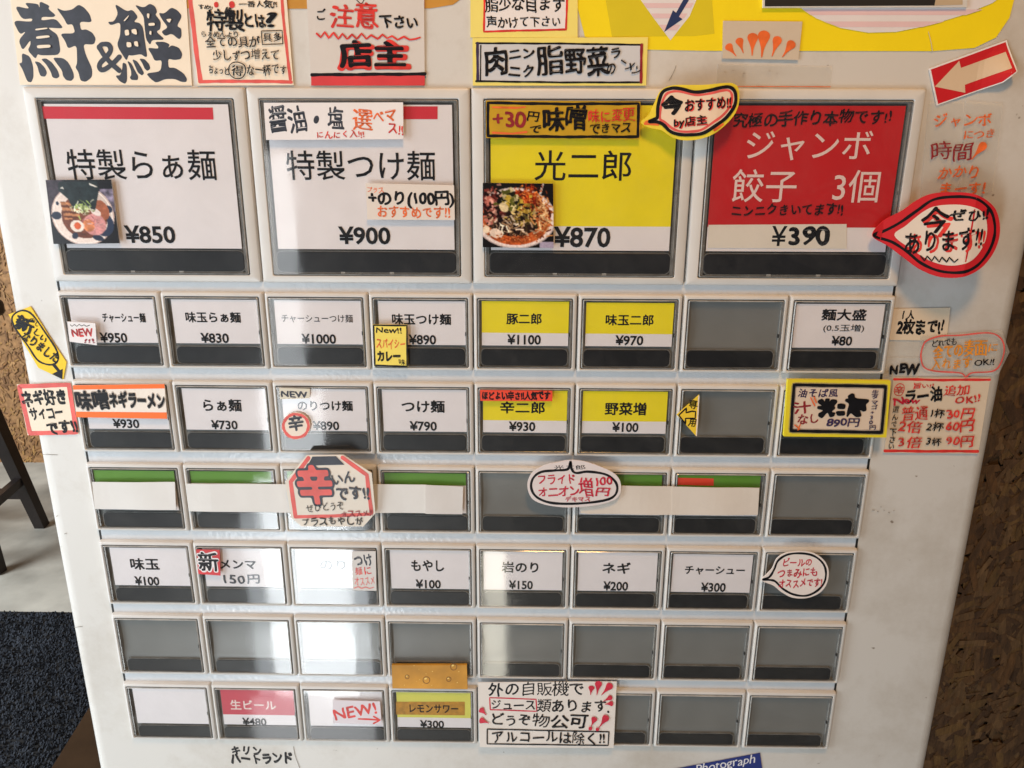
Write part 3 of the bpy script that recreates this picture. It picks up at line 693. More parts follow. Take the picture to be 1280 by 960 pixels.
s.fill([(495,877),(581,877),(581,894),(495,893)], P_('gold_band',(196,140,28),noise=0.3,nscale=300), name='gold_band'); T(s,'レモンサワー',512,573,885.5,10.5,bold=0.02); Pr(s,'¥300',525,555,905,9.5); s.done()
for c in range(4,8): small(7, c, 'empty small button with a bare grey plate')

# --- the four large buttons
def large(k, top=None, frac=0.0, lab=None):
    x = (-4+2*k)*S; z = Z0-LT*S; b = module(BM, x, z, lab); s = card_sheet(b)
    x0, x1, z1, z0 = x+BI[0]+0.3*mm, x+BI[1]-0.3*mm, z+BI[3]-0.2*mm, z+BI[4]+0.3*mm
    panel_rect(s, x0, x1, z0, z1, CARD, 'card', 0.0)
    if top: panel_rect(s, x0, x1, z1-(z1-z0)*frac, z1, top, 'card_band', 0.00004)
    s.n = 2; return b, s
b, s = large(0, lab='large button with a white card under a red bar at 850 yen'); s.fill([(53,133),(266,134.5),(267,149.5),(55,148.5)], REDB, name='red_bar')
T(s,'特製らぁ麺',84,270,206,38,bold=0.006); Pr(s,'¥850',156,219,293,22); s.done()
b, s = large(1, lab='large button with a white card at 900 yen'); s.fill([(337,133),(547,133),(547,149),(338,149)], REDB, name='red_bar')
T(s,'特製つけ麺',358,544,207,37,bold=0.006); Pr(s,'¥900',423,488,294.5,22.5); s.done()
b, s = large(2, YEL, 0.826, lab='large button with a yellow card at 870 yen'); T(s,'光二郎',668,789,207,38,bold=0.006); Pr(s,'¥870',692,763,296.5,26); s.done()
b, s = large(3, RED, 0.826, lab='large button with a red card at 390 yen')
T(s,'ジャンボ',933,1090,182,37,WINK,0.004); T(s,'餃子　3個',915,1099,232.5,41,WINK,0.004)
s.fill([(885.5,281),(1058,280),(1058,311),(884.5,310)], P_('price_paper',(232,224,212)), name='price_slip')
s.prt('¥',964,983,295,25,bold=0.01); s.hand('390',984,295,1037,294,31,INK,1.5,0.7)
s.hand('究極の手作り本物です!!',916,151,1115,146,19,INK,1.0,1.0)
s.hand('ニンニクきいてます!!',913,264,1054,262,16,INK,1.2,1.0); s.done()

# writing and decals straight on the cabinet face
s = Sheet('x', None, None, (640,480), HB+0.00005, parent=vm)
s.hand('キリン',288,937,328,939,13,INK,2.4,1.0,'marker_writing'); s.hand('ハートランド',288,950,366,947,15,INK,2.6,1.0,'marker_writing')
for p in ([(53,568),(72,568.5)],[(93,784),(103,783)],[(845,82),(842,90),(836,101)],[(367,933),(369,944),(375,960)],[(890,26),(886,36)]): s.stroke(p, 0.6, mat('scuff',(0.25,0.22,0.18),0.6), name='scuff', smooth=len(p)>2)
for x, y in ((66,646),(71,645),(81,667),(1090,637),(1096,639),(1104,637),(1110,640),(1116,638),(1100,633),(865,318),(855,314),(905,90),(915,88),(928,92),(960,89),(970,92),(1033,82),(160,455),(480,120)):
    s.stroke([(x,y),(x+random.uniform(1,2.6),y+random.uniform(-.6,.6))], 0.8, mat('scuff',(0.25,0.22,0.18),0.6), name='scuff')
s.done()
# golden brown pane at the top edge, its lower corner rounded
s = Sheet('x', None, None, (640,480), HB+0.0002, parent=vm)
s.fill([(150,-70),(594,-70),(594,-34),(586,-8),(566,6),(538,10.5),(500,11),(360,11),(228,10.5),(150,10)], GOLD, name='display_pane'); s.done()
HS = HB+0.0006      # notes taped on the cabinet face
HC = 0.0012         # notes stuck on the button covers

# ---- the yellow poster with the blue arrow round the coin display
s = Sheet('poster', 'yellow printed poster with a navy arrow and pink stripes at the top right', 'poster', (990,30), HB+0.0003)
po = [(722,-60),(722,10),(731,46),(800,62),(880,63.5),(1165,64),(1218,60),(1245,47),(1262,22),(1270,-10),(1272,-60)]
s.paper(po, LEMON, thick=0.0002)
s.fill([(745,-58),(895,-58),(890,0),(893,42),(868,45),(765,46),(757,0)], OLIVE, name='print#a')
tri = [(798,-4),(815,20),(838,50.5),(862,20),(872,-4),(872,-58),(798,-58)]
s.fill(tri, PALES, name='print#b')
for y0, y1 in ((4,10),(17,23),(31,38)):
    f_ = lambda y: (798+(y+4)*0.735, 872-(y+4)*0.625)
    s.fill([(f_(y0)[0],y0),(f_(y0)[1],y0),(f_(y1)[1],y1),(f_(y1)[0],y1)], PINKS, name='stripe#%d' % y0, dh=0.00013)
s.n = 4
s.fill([(872,-18),(866,-22),(845,16),(841,13),(830,40),(853,24),(848.5,21)], NAVY, name='print')
arc = [(958,-58),(958,9.5),(1000,9.5),(1020,23),(1050,35),(1085,41),(1120,40),(1160,32),(1200,20),(1240,4),(1262,-12),(1262,-58)]
s.fill(arc, PALES, name='print#c')
for y0, y1 in ((12,19),(27,34)):
    xl = {12:1003,19:1013,27:1029,34:1048}; xr = {12:1228,19:1207,27:1180,34:1152}
    s.fill([(xl[y0],y0),(xr[y0],y0),(xr[y1],y1),(xl[y1],y1)], PINKS, name='stripe#%d' % (100+y0), dh=s.n*0.00004+0.00004)
s.n += 2; s.stroke([(1165,64),(1163,52),(1160,40)], 0.7, POSTER_EDGE, name='crease', smooth=True); s.done()
# display slot
s = Sheet('x', None, None, (640,480), HB+0.0016, parent=vm)
o = s.paper([(954,-60),(1212,-60),(1209,9),(954,9.5)], BEZEL, name='slot_frame', thick=0.0013)
s.fill([(956,-58),(1180,-58),(1168,7),(956,8)], DARK, name='display_slot'); s.fill([(1168,7),(1180,-58),(1205,-58),(1203,6)], P_('slot_grey',(190,170,140)), name='slot_side'); s.done()

# ---- notes along the top
s = Sheet('brush_sign', 'cream sign with huge black brush characters at the top left', 'paper sign', (130,50), HS)
s.paper([(10,-26),(231,-28),(240,107),(25,106)], CREAM)
NIBO = [[(72,62),(240,100),(178,28),(330,42),(345,90),(345,12),(455,62),(440,98),(522,165),(495,188),(370,182),(362,225),(520,202),(600,298),(575,310),(440,302),(450,315),(550,385),(578,600),(360,605),(325,590),(300,645),(215,550),(245,490),(245,435),(160,555),(115,440),(200,340),(130,378),(52,222),(260,238),(268,200),(155,212)],
 [(150,575),(240,615),(275,720),(280,840),(255,900),(210,890),(160,760),(120,690),(155,685)], [(288,668),(345,678),(405,740),(428,795),(405,838),(355,830),(335,780),(320,720)],
 [(360,645),(415,635),(480,680),(545,770),(565,835),(530,858),(485,845),(465,780),(415,700)], [(488,628),(600,632),(660,680),(715,790),(722,850),(690,885),(635,875),(600,830),(590,770),(530,690)],
 [(525,82),(610,120),(700,105),(770,48),(835,85),(895,160),(918,245),(780,235),(798,330),(850,318),(920,355),(960,420),(938,488),(820,480),(850,600),(920,750),(918,840),(850,895),(790,880),(770,790),(735,735),(755,690),(750,490),(655,532),(625,450),(567,365),(735,365),(705,262),(645,272),(610,200)]]
trace(s, INKG, NIBO, 8.727, 10, 0)
KATSUO = [[(248,38),(380,125),(440,105),(505,185),(455,240),(520,250),(558,300),(575,430),(605,615),(580,622),(535,590),(430,608),(400,600),(380,660),(360,640),(270,495),(310,380),(310,240),(205,278),(172,240),(240,235),(285,150)],
 [(335,680),(380,700),(385,880),(360,918),(300,885),(255,825),(310,820),(330,760)], [(382,660),(430,690),(475,780),(505,830),(500,875),(430,872),(412,845),(430,820),(425,760)], [(438,645),(490,665),(540,740),(570,800),(545,825),(500,790),(470,720)], [(515,638),(575,645),(625,700),(638,750),(605,775),(575,750),(550,690)],
 [(465,50),(565,85),(632,38),(690,70),(712,130),(690,160),(752,235),(745,320),(700,345),(785,420),(770,435),(655,435),(635,492),(590,430),(575,300),(565,180),(520,120)],
 [(725,140),(790,148),(865,80),(930,110),(985,175),(925,285),(975,310),(978,400),(950,432),(870,365),(800,395),(755,345),(830,300),(770,220)],
 [(683,458),(790,455),(850,485),(830,525),(870,492),(950,520),(988,590),(970,645),(900,655),(830,640),(835,740),(905,738),(1000,800),(1038,860),(1030,895),(980,895),(900,860),(800,862),(700,905),(640,860),(590,800),(750,780),(765,655),(685,665),(655,600),(605,520),(720,532),(725,510)]]
trace(s, INKG, KATSUO, 8.727, 115, 0)
o8 = lambda P: [(115+x/8.727, y/8.727) for x, y in P]
s.stroke(o8([(80,520),(110,485),(180,490),(205,545),(170,610),(90,690),(85,745),(130,760),(220,700),(300,622)]), 6.2, INKG, smooth=True, name='lettering', wob=0.05); s.stroke(o8([(80,510),(130,600),(210,690),(300,770)]), 6.0, INKG, smooth=True, name='lettering', wob=0.05)
trace(s, CREAM, [[(306,317),(437,302),(441,317),(308,336)],[(315,400),(455,385),(468,410),(318,428)],[(322,495),(470,488),(475,520),(330,532)]], 8.727, 10, 0, 'paper_gap', 0.0006)
trace(s, CREAM, [[(350,230),(410,165),(405,185),(365,235)],[(362,330),(408,325),(415,385),(370,392)],[(435,325),(490,315),(500,385),(445,365)],[(382,460),(435,465),(438,515),(388,520)],[(465,455),(505,450),(515,515),(470,500)],
 [(605,150),(635,150),(628,210),(608,190)],[(622,255),(690,250),(692,282),(625,285)],[(635,340),(655,340),(655,385),(632,375)],[(812,212),(875,205),(855,250),(840,245)]], 8.727, 115, 0, 'paper_gap', 0.0006)
s.done()
s = Sheet('note', 'cream note with red marker border and small black writing, beside the brush sign', 'note', (300,60), HS+0.0003)
s.paper([(235,-26),(356,-28),(367,106.5),(247,107)], CREAM)
s.stroke([(236,-20),(242.5,40),(250.5,101.5)], 5.5, PINKI, wob=0.08, smooth=True); s.stroke([(351,-20),(356,40),(363,99)], 3.6, PINKI, smooth=True); s.stroke([(250,102),(310,101.5),(364,102.5)], 4, PINKI)
s.hand('すめ!!',248,8.5,266,10,6,INK,1.2); s.stroke([(270,5),(270.3,7)], 6, REDI, name='mark'); s.stroke([(289.5,5),(290,7)], 6, REDI, name='mark')
s.hand('一番人気!!',298,6,347,5.5,9,INK,1.2); s.hand('特製',258,25,305,25,27,INK,1.6); s.hand('とは',304,27,332,25,19,INK,2.0); s.hand('?',330,23,349,22,24,INK,1.0)
s.hand('らぁめんより',251,43,299,43.5,8,INK,0.9); s.stroke([(327,39),(353,38.5),(354,55),(328.5,56)], 1.2, INK, closed=True, name='box_line'); s.hand('具多',329,47.5,353,46.5,12,INK,0.9)
s.hand('全ての具が',257,53,325,52,15,INK,0.9); s.hand('少しずつ増えて',266,70,350,68,14,INK,0.9)
s.hand('ちょっと',261,87,287,90,11,INK,1.1); s.stroke([(298,78),(306,82),(307.5,90),(303,97.5),(294,98),(287.5,92),(287,84),(291,79)], 1.3, INK, closed=True, smooth=True, name='circle_line'); s.hand('得',290,88.5,305,88.5,14,INK,1.0)
s.hand('な一杯です',309,89,360,87,14,INK,1.0); s.done()
s = Sheet('note', 'grey warning note with a red bottom band and a red zigzag line', 'note', (460,55), HS+0.0002)
s.paper([(382,-28),(530,-28),(531,107),(389,107)], GREYP)
s.fill([(389,93),(531,92),(531,107),(389,107)], P_('band_red',(214,58,62),noise=0.12), name='band'); s.stroke([(390,93.5),(460,93),(531,92.5)], 4, INK)
s.stroke([(436,-12),(450,4),(455,0)], 1, INK, smooth=True)
s.hand('ご',394,19,408,18,15,INK,1.0); s.hand('注',412,26,444,25,31,REDI,1.4); s.hand('意',442,24,475,22,36,REDI,1.4); s.hand('下さい',475,28,523,27,17,INK,1.6)
zz = [(396,42),(401,47),(406,40),(411,48),(417,41),(423,49),(428,42),(434,49),(440,43),(446,49),(452,42),(458,49),(464,44),(472,49),(478,43),(484,48),(490,45),(497,50),(505,46),(512,50),(519,49),(525,47)]
s.stroke(zz, 2.2, REDI); s.hand('店主',423,72,513,70,37,REDI,3.4,0.4,dh=0.0003); s.n = 8; s.hand('店主',424,70,508,69,33,INK,1.8,0.4); s.done()
s = Sheet('note', 'yellow note with red frame, cut by the picture top above the long sign', 'note', (655,15), HS)
s.paper([(588,-40),(722,-40),(722,47),(588,47)], YELP); s.fill([(607,-38),(708,-38),(707,38),(604,40)], WHITEP); s.stroke([(606,-38),(605,39.5),(660,38),(707.5,37),(710,-38)], 2.6, REDI)
s.hand('脂少な目ます',606,6,706,6,19,INK,1.3); s.hand('声かけて下さい',608,28,702,27,15,INK,1.3); s.done()
s = Sheet('long_sign', 'long pale yellow sign with a black marker frame and seven word black lettering', 'paper sign', (700,77), HS+0.0003)
s.paper([(590.5,47.5),(810,46.5),(807.5,107),(591,107)], YELP); s.fill([(597,54),(801,57),(800,102),(597,102)], P_('paper_blue_white',(206,208,212)), name='inner_paper')
s.stroke([(595.5,54),(700,54.5),(802,56)], 2.4, INK, name='frame_line'); s.stroke([(597,54),(597,101)], 3.4, PURP, name='frame_line'); s.stroke([(601,57),(600.5,100)], 1.5, INK, name='frame_line'); s.stroke([(595,101.5),(700,103),(802,103)], 2.2, INK, name='frame_line'); s.stroke([(802,56),(801,103)], 3.4, DRED, name='frame_line')
s.hand('肉',604,78,636,77,36,INK,1.4,.6); s.hand('ニン',635,69,669,68,15,INK,1.8); s.hand('ニク',635,90,669,89,17,INK,1.8); s.hand('脂',671,79,704,79,37,INK,1.4,.6); s.hand('野',704,79,734,78,37,INK,1.4,.6); s.hand('菜',733,79,761,78,38,INK,1.5,.6)
s.hand('の',757,87,770,86,17,INK,1.4); s.hand('ラ',762,68,777,67,15,INK,1.5); s.hand('ーメン',776,75,799,91,15,INK,1.4); s.done()
s = Sheet('small_note', 'small clear note with six orange teardrop strokes fanned out at the top right', 'sticker', (953,50), HB+0.0010)
s.paper([(904,26),(1003,27),(998,75),(903,73)], P_('tape_grey',(206,192,172)))
for x, y, a, L, w in ((920,70,128,18,8),(929,66,108,19,8),(940,69,88,27,10.5),(952,71,84,32,12),(965,70,72,25,9),(978,71,55,23,9)): drop(s, x, y, a, L, w, ORI)
s.done()
s = Sheet('arrow_sticker', 'red sticker with a white arrow pointing down left, its corner lifting', 'sticker', (1215,90), HB+0.0008, bend=None)
X0 = plane_pt(1262,95,HB+0.0008)
s.bend = lambda x, z: 0.0035*max(0, 1-math.hypot(x-X0[0], z-X0[1])/0.014)**1.3
s.paper([(1161.5,85.5),(1258.5,50),(1267,90),(1250,104),(1171,132)], WHITEP, n=14); s.fill([(1163.5,87),(1257,52.5),(1265,90),(1249,103),(1172.5,130)], STKRED)
s.fill([(1168.5,108.3),(1199,76),(1201,85),(1256,65),(1260.5,86),(1206,106),(1206.5,116)], P_('arrow_cream',(214,190,160)), name='arrow'); s.done()
s = Sheet('tape_note', 'clear tape note with orange handwriting in four lines right of the red card', 'note', (1205,190), HB+0.0007)
s.paper([(1161,127),(1205,127),(1206,160),(1200,255),(1150,255)], tape(), name='tape', thick=0.0001)
s.paper([(1207,126),(1254,129),(1240,240),(1196,250)], tape(), name='tape', thick=0.0001, dh=0.0002); s.n = 8
s.hand('ジャンボ',1166,153,1240,149,17,ORI,0.9); s.hand('につき',1203,170,1244,167,12,ORI,0.9); s.hand('時間',1161,192,1217,190,24,DRED,0.7); drop(s,1214,199,50,26,8,ORI)
s.hand('かかり',1171,217,1226,216,18,ORI,0.9); s.hand('まーす!',1172,238,1232,234,18,ORI,1.1); s.done()
# red speech bubble standing off the cabinet
A = plane_pt(1100,292,0.002)
s = Sheet('speech_bubble_note', 'red rimmed speech bubble cut from card pointing at the 390 yen card', 'note', (1165,292), 0.0025, bend=lambda x, z: 0.001+0.009*min(1, max(0, (x-A[0])/0.035)))
bub = [(1089.5,294),(1103,276),(1124,263),(1139,251),(1156,242),(1178,239.5),(1202,241.5),(1222,253),(1231,268),(1233,290),(1226,312),(1211,331),(1190,342),(1165,343.5),(1143,335),(1125,321),(1108,307)]
s.paper(bub, STKRED, smooth=True, n=12, thick=0.0006)
s.stroke([(1091,294),(1104,288),(1121,278),(1140,263),(1158,249),(1180,245),(1203,247),(1219,258),(1226,273),(1226.5,292),(1219,312),(1205,329),(1187,337),(1164,336),(1144,327),(1129,314),(1112,302)], 3.4, INK, closed=True, smooth=True, name='outline')
s.fill([(1115,294),(1128,281),(1148,263),(1164,256),(1190,255),(1210,262),(1217,276),(1216,296),(1207,314),(1194,325),(1174,329),(1154,324),(1136,312)], P_('bubble_paper',(222,206,190)), smooth=True, name='inner_paper')
s.hand('今',1146,280,1180,276,36,REDI,1.2,.5); s.hand('あります!!',1128,306,1216,296,28,REDI,1.2,.5)
s.hand('今',1143,278,1176,274,34,INK,1.0,.5); s.hand('ぜひ!!',1176,268,1220,266,16,INK,1.5); s.hand('あります!!',1124,304,1213,294,30,INK,1.0,.6)
s.stroke([(1143,318),(1147,324),(1150,318),(1155,324),(1158,318),(1163,325),(1166,319),(1171,325),(1174,319),(1179,325),(1183,321)], 1.5, INK); s.done()
s = Sheet('small_note', 'cream paper slip with a two per person limit beside the 80 yen button', 'note', (1150,405), HB+0.0005)
s.paper([(1114,386),(1188,384.5),(1183,426),(1109,425)], P_('paper_buff',(220,202,176)), thick=0.0002); s.hand('1人',1126,394,1144,394,13,INK,1.2); s.hand('2枚まで!!',1121,411,1180,408,19,INK,2.2); s.done()
s = Sheet('small_note', 'clear slip reading NEW above the chili oil price list', 'note', (1128,460), HB+0.0006)
s.paper([(1107,447),(1152,446),(1146,472),(1102,471)], tape(), name='tape', thick=0.0001); s.n = 4; s.hand('NEW',1111,462,1148,461,17,INK,2.6,0.8); s.done()
s = Sheet('speech_bubble_note', 'clear bubble note outlined in pink with amber handwriting at the right edge', 'note', (1202,442), HB+0.0009)
s.paper([(1150,420),(1252,413),(1262,440),(1248,468),(1150,469)], tape(), name='tape', thick=0.0001, smooth=False); s.n = 4
s.stroke([(1158,426),(1175,420),(1200,419),(1235,416),(1250,422),(1255,436),(1250,455),(1240,464),(1215,466),(1207,471),(1200,466),(1170,464),(1155,459),(1151,446),(1153,434)], 1.8, PINKI, closed=True, smooth=True, name='outline')
s.hand('どれでも',1164,430,1196,427,9,INK,0.8); s.hand('全ての',1166,441,1204,438,17,AMB,1.5,.7); s.hand('麺',1203,436,1235,434,22,AMB,-0.3,.5); s.hand('に',1234,437,1247,435,11,AMB,1.1); s.hand('入れます',1163,456,1215,453,15,AMB,1.2); s.hand('OK!!',1217,454,1243,452,10,INK,0.9); s.done()
s = Sheet('price_list', 'cream chili oil price list with red top and bottom lines at the right', 'note', (1170,520), HB+0.0009)
s.paper([(1117,472),(1238,472),(1223,567),(1105,566)], P_('paper_sand',(218,200,176)))
s.stroke([(1118,474),(1180,475),(1237,474.5)], 3.2, REDI); s.stroke([(1106,563.5),(1160,564),(1222,564)], 3.4, REDI)
s.stroke([(1130,487),(1126,494),(1119,493),(1118,486),(1123,480),(1129,481)], 0.9, REDI, closed=True, smooth=True, name='circle_line'); s.hand('辛',1118,487,1130,487,11,REDI,0.8)
s.hand('旨い!!',1141,483,1167,482,7,REDI,1.0); s.hand('ラー油',1130,495,1178,494,20,INK,2.0); s.hand('New',1116,501,1150,500,12,CRIM,1.1); s.hand('追加',1179,489,1212,487,14,REDI,0.9); s.hand('OK!!',1193,500,1225,498,12,REDI,1.1)
s.hand('選んで下さい',1120,507,1113,563,8.5,INK,0.9,vertical=True)
s.hand('普通',1126,517,1160,516,19,REDI,1.0); s.hand('1杯',1161,517,1180,517,11,INK,0.9); s.hand('30円',1182,517,1218,516,15,REDI,1.2)
s.hand('2倍',1122,534,1153,533,17,REDI,1.0); s.hand('2杯',1157,533.5,1179,533,12,INK,0.9); s.hand('60円',1181,533,1217,532,15,REDI,1.2)
s.hand('3倍',1120,553,1153,552,17,REDI,1.0); s.hand('3杯',1156,552,1177,551,12,INK,0.9); s.hand('90円',1181,551,1217,550,15,REDI,1.2); s.done()

# ---- notes on the large buttons
s = Sheet('menu_strip', 'white strip with navy and orange brush writing across the top of the 900 yen card', 'note', (417,150), HC, bend=lambda x, z: 0.0004)
s.paper([(330,128.5),(504,128),(504.5,174),(333,175)], WHITEP)
s.hand('醤油・塩',336,152,432,150,34,PURP if False else INKG,1.7,0.8); s.hand('選',441,150,466,149,28,ORI,1.0); s.hand('べマ',466,148,496,145,18,ORI,1.4); s.hand('ス!!',484,162,505,163,17,REDI,1.2); s.hand('にんにく入!!!',395,169,456,168,10,REDI,0.9); s.done()
s = Sheet('menu_strip', 'small cream slip offering seaweed for 100 yen above the 900 yen price', 'note', (512,252), HC)
s.paper([(457,229),(567.5,231.5),(568.5,275),(459,274.5)], P_('paper_ivory',(224,214,204))); s.hand('プラス',458,237,480,238,8,ORI,1.0); s.hand('+のり(100円)',460,248,568,248,19,INK,1.7,0.7); s.hand('おすすめです!!',471,266,563,266,16,ORI,1.4,0.8); s.done()
s = Sheet('menu_strip', 'ochre strip with a black frame across the top of the 870 yen card', 'note', (704,150), HC)
s.paper([(607.5,125.5),(800.5,127),(800,174),(607.5,172.5)], OCH); s.stroke([(610,128.5),(700,130),(798,129.5),(797.5,171),(700,171),(610,170)], 3.6, INK, closed=True, name='frame_line')
s.stroke([(616,134),(645,135),(656,134)], 2.5, ORI, name='mark#2'); s.stroke([(616,166),(640,167),(658,165)], 2.5, ORI, name='mark')
s.hand('+30',615,150,657,150,25,DRED,1.2,.6); s.hand('円',658,146,675,146,14,INK,1.3); s.hand('で',660,162,678,161,13,INK,1.4); s.hand('味噌',677,150,735,150,32,INK,1.8,.6); s.hand('味に変更',735,145,793,144,17,REDI,1.0); s.hand('できマス',737,161,789,160,14,INK,1.4); s.done()
A2 = plane_pt(803,155,0.002)
s = Sheet('speech_bubble_note', 'yellow speech bubble cut from card between the yellow and red cards', 'note', (862,140), 0.0022, bend=lambda x, z: 0.0005+0.004*min(1, max(0, (x-A2[0])/0.03)))
s.paper([(801,153),(810,144),(817,130),(825,114),(838,107.5),(860,107),(880,107),(903,105),(914,106),(920,113),(920,130),(914,145),(900,160),(885,170),(868,175),(852,175.5),(838,171),(826,163),(812,160)], P_('card_yellow_edge',(232,206,52),noise=0.12,nscale=150), smooth=True, n=12, thick=0.0006)
for q in ([(805,153),(818,149)],[(806,155),(822,156)],[(890,163),(900,156)]): s.stroke(q, 3, ORI, name='mark')
inn = [(811,152),(818,149),(821,146),(822,132),(827,116),(838,111),(850,112),(866,116),(882,114.5),(900,110.5),(910,111),(915.5,118),(915,132),(905,147),(892,157),(876,167),(860,169),(846,168),(836,164),(828,156),(820,152.5)]
s.fill(inn, P_('bubble_cream',(232,206,178)), smooth=True, name='inner_paper')
s.stroke([(824,148),(826,132),(831,119),(840,115),(852,116),(868,119.5),(884,118),(900,114.5),(908,115),(911.5,121),(910,132),(901,144),(889,153),(874,163),(860,165),(847,164),(838,160),(830,153)], 3, PINKI, closed=True, smooth=True, name='outline')
s.stroke(inn, 4.2, INK, closed=True, smooth=True, name='outline', wob=0.05)
s.hand('今',826,134,852,132,24,INK,3.0,.5); s.hand('おすすめ!!',854,134,912,130,17,REDI,1.8,.4); s.hand('by店主',841,155,882,151,13,REDI,1.8,.4); s.hand('おすすめ!!',853,133,911,129,17,INK,1.3,.6); s.hand('by店主',840,154,881,150,13,INK,1.2,.6); s.done()

# ---- printed food photographs
def photo(name, label, corners, h, paint, n=110):
    s = Sheet(name, label, 'photo print', corners[0], h)
    P = [s.p(*c) for c in corners]; V = []; F = []
    U = np.linspace(0, 1, n)
    for vv in U:
        L = P[0]*(1-vv)+P[3]*vv; R = P[1]*(1-vv)+P[2]*vv
        for uu in U: q = L*(1-uu)+R*uu; V.append((q[0], -(h+0.00006), q[1]))
    for j in range(n-1):
        for i in range(n-1): a = j*n+i; F.append((a, a+n, a+n+1, a+1))
    s.paper(corners, mat('photo_paper', (0.6, 0.6, 0.6), 0.5), name='print_card', thick=0.0007)
    m = bpy.data.materials.new('photo_ink'); m.use_nodes = True; at = m.node_tree.nodes.new('ShaderNodeVertexColor'); at.layer_name = 'ink'
    b_ = m.node_tree.nodes['Principled BSDF']; m.node_tree.links.new(at.outputs['Color'], b_.inputs['Base Color']); b_.inputs['Roughness'].default_value = 0.25
    o = mesh_obj('picture', V, F, m, s.root); X, Y = np.meshgrid(U, U); C = paint(X, Y); C = np.stack([blur(C[:,:,q], 0.55) for q in range(3)], 2)
    C[0] = C[1]; C[-1] = C[-2]; C[:,0] = C[:,1]; C[:,-1] = C[:,-2]
    C = np.where(C <= 10.31, C/255/12.92, ((np.clip(C,0,255)/255+0.055)/1.055)**2.4); C = np.concatenate([C, np.ones(C.shape[:2]+(1,))], 2)
    a = o.data.color_attributes.new('ink', 'FLOAT_COLOR', 'POINT'); a.data.foreach_set('color', C.astype(np.float32).ravel()); return s
def vnoise(X, Y, f, seed):
    r = np.random.default_rng(seed); g = r.random((f+2, f+2)); x = X*f; y = Y*f; i = np.floor(x).astype(int); j = np.floor(y).astype(int); u = x-i; v = y-j; u = u*u*(3-2*u); v = v*v*(3-2*v)
    return (g[j,i]*(1-u)+g[j,i+1]*u)*(1-v)+(g[j+1,i]*(1-u)+g[j+1,i+1]*u)*v
def E_(X, Y, cx, cy, rx, ry, a=0):
    c, s_ = math.cos(a), math.sin(a); x = (X-cx)*c+(Y-cy)*s_; y = -(X-cx)*s_+(Y-cy)*c; return (x/rx)**2+(y/ry)**2
def inpoly(X, Y, P):
    m = np.zeros(X.shape, bool); n = len(P)
    for i in range(n):
        (x0,y0),(x1,y1) = P[i], P[(i+1)%n]
        if y0 == y1: continue
        m ^= ((y0 > Y) != (y1 > Y)) & (X < (x1-x0)*(Y-y0)/(y1-y0)+x0)
    return m
def setc(C, m, col, N=None, amp=0.0):
    c = np.array(col, float)
    if N is None: C[m] = c
    else: C[m] = c*(1+amp*(N[m][:,None]-0.5)*2)
def segs(C, X, Y, r, n, region, L, w, cols):
    for _ in range(n):
        x, y = region(r); a = r.uniform(0, math.pi); l = r.uniform(*L); c, s_ = math.cos(a), math.sin(a)
        u = (X-x)*c+(Y-y)*s_; v = -(X-x)*s_+(Y-y)*c; v = v - 3*u*u*r.uniform(-1,1)
        setc(C, (abs(u) < l) & (abs(v) < w*r.uniform(.6,1.4)), np.array(cols[r.integers(len(cols))])*r.uniform(.75,1.15))
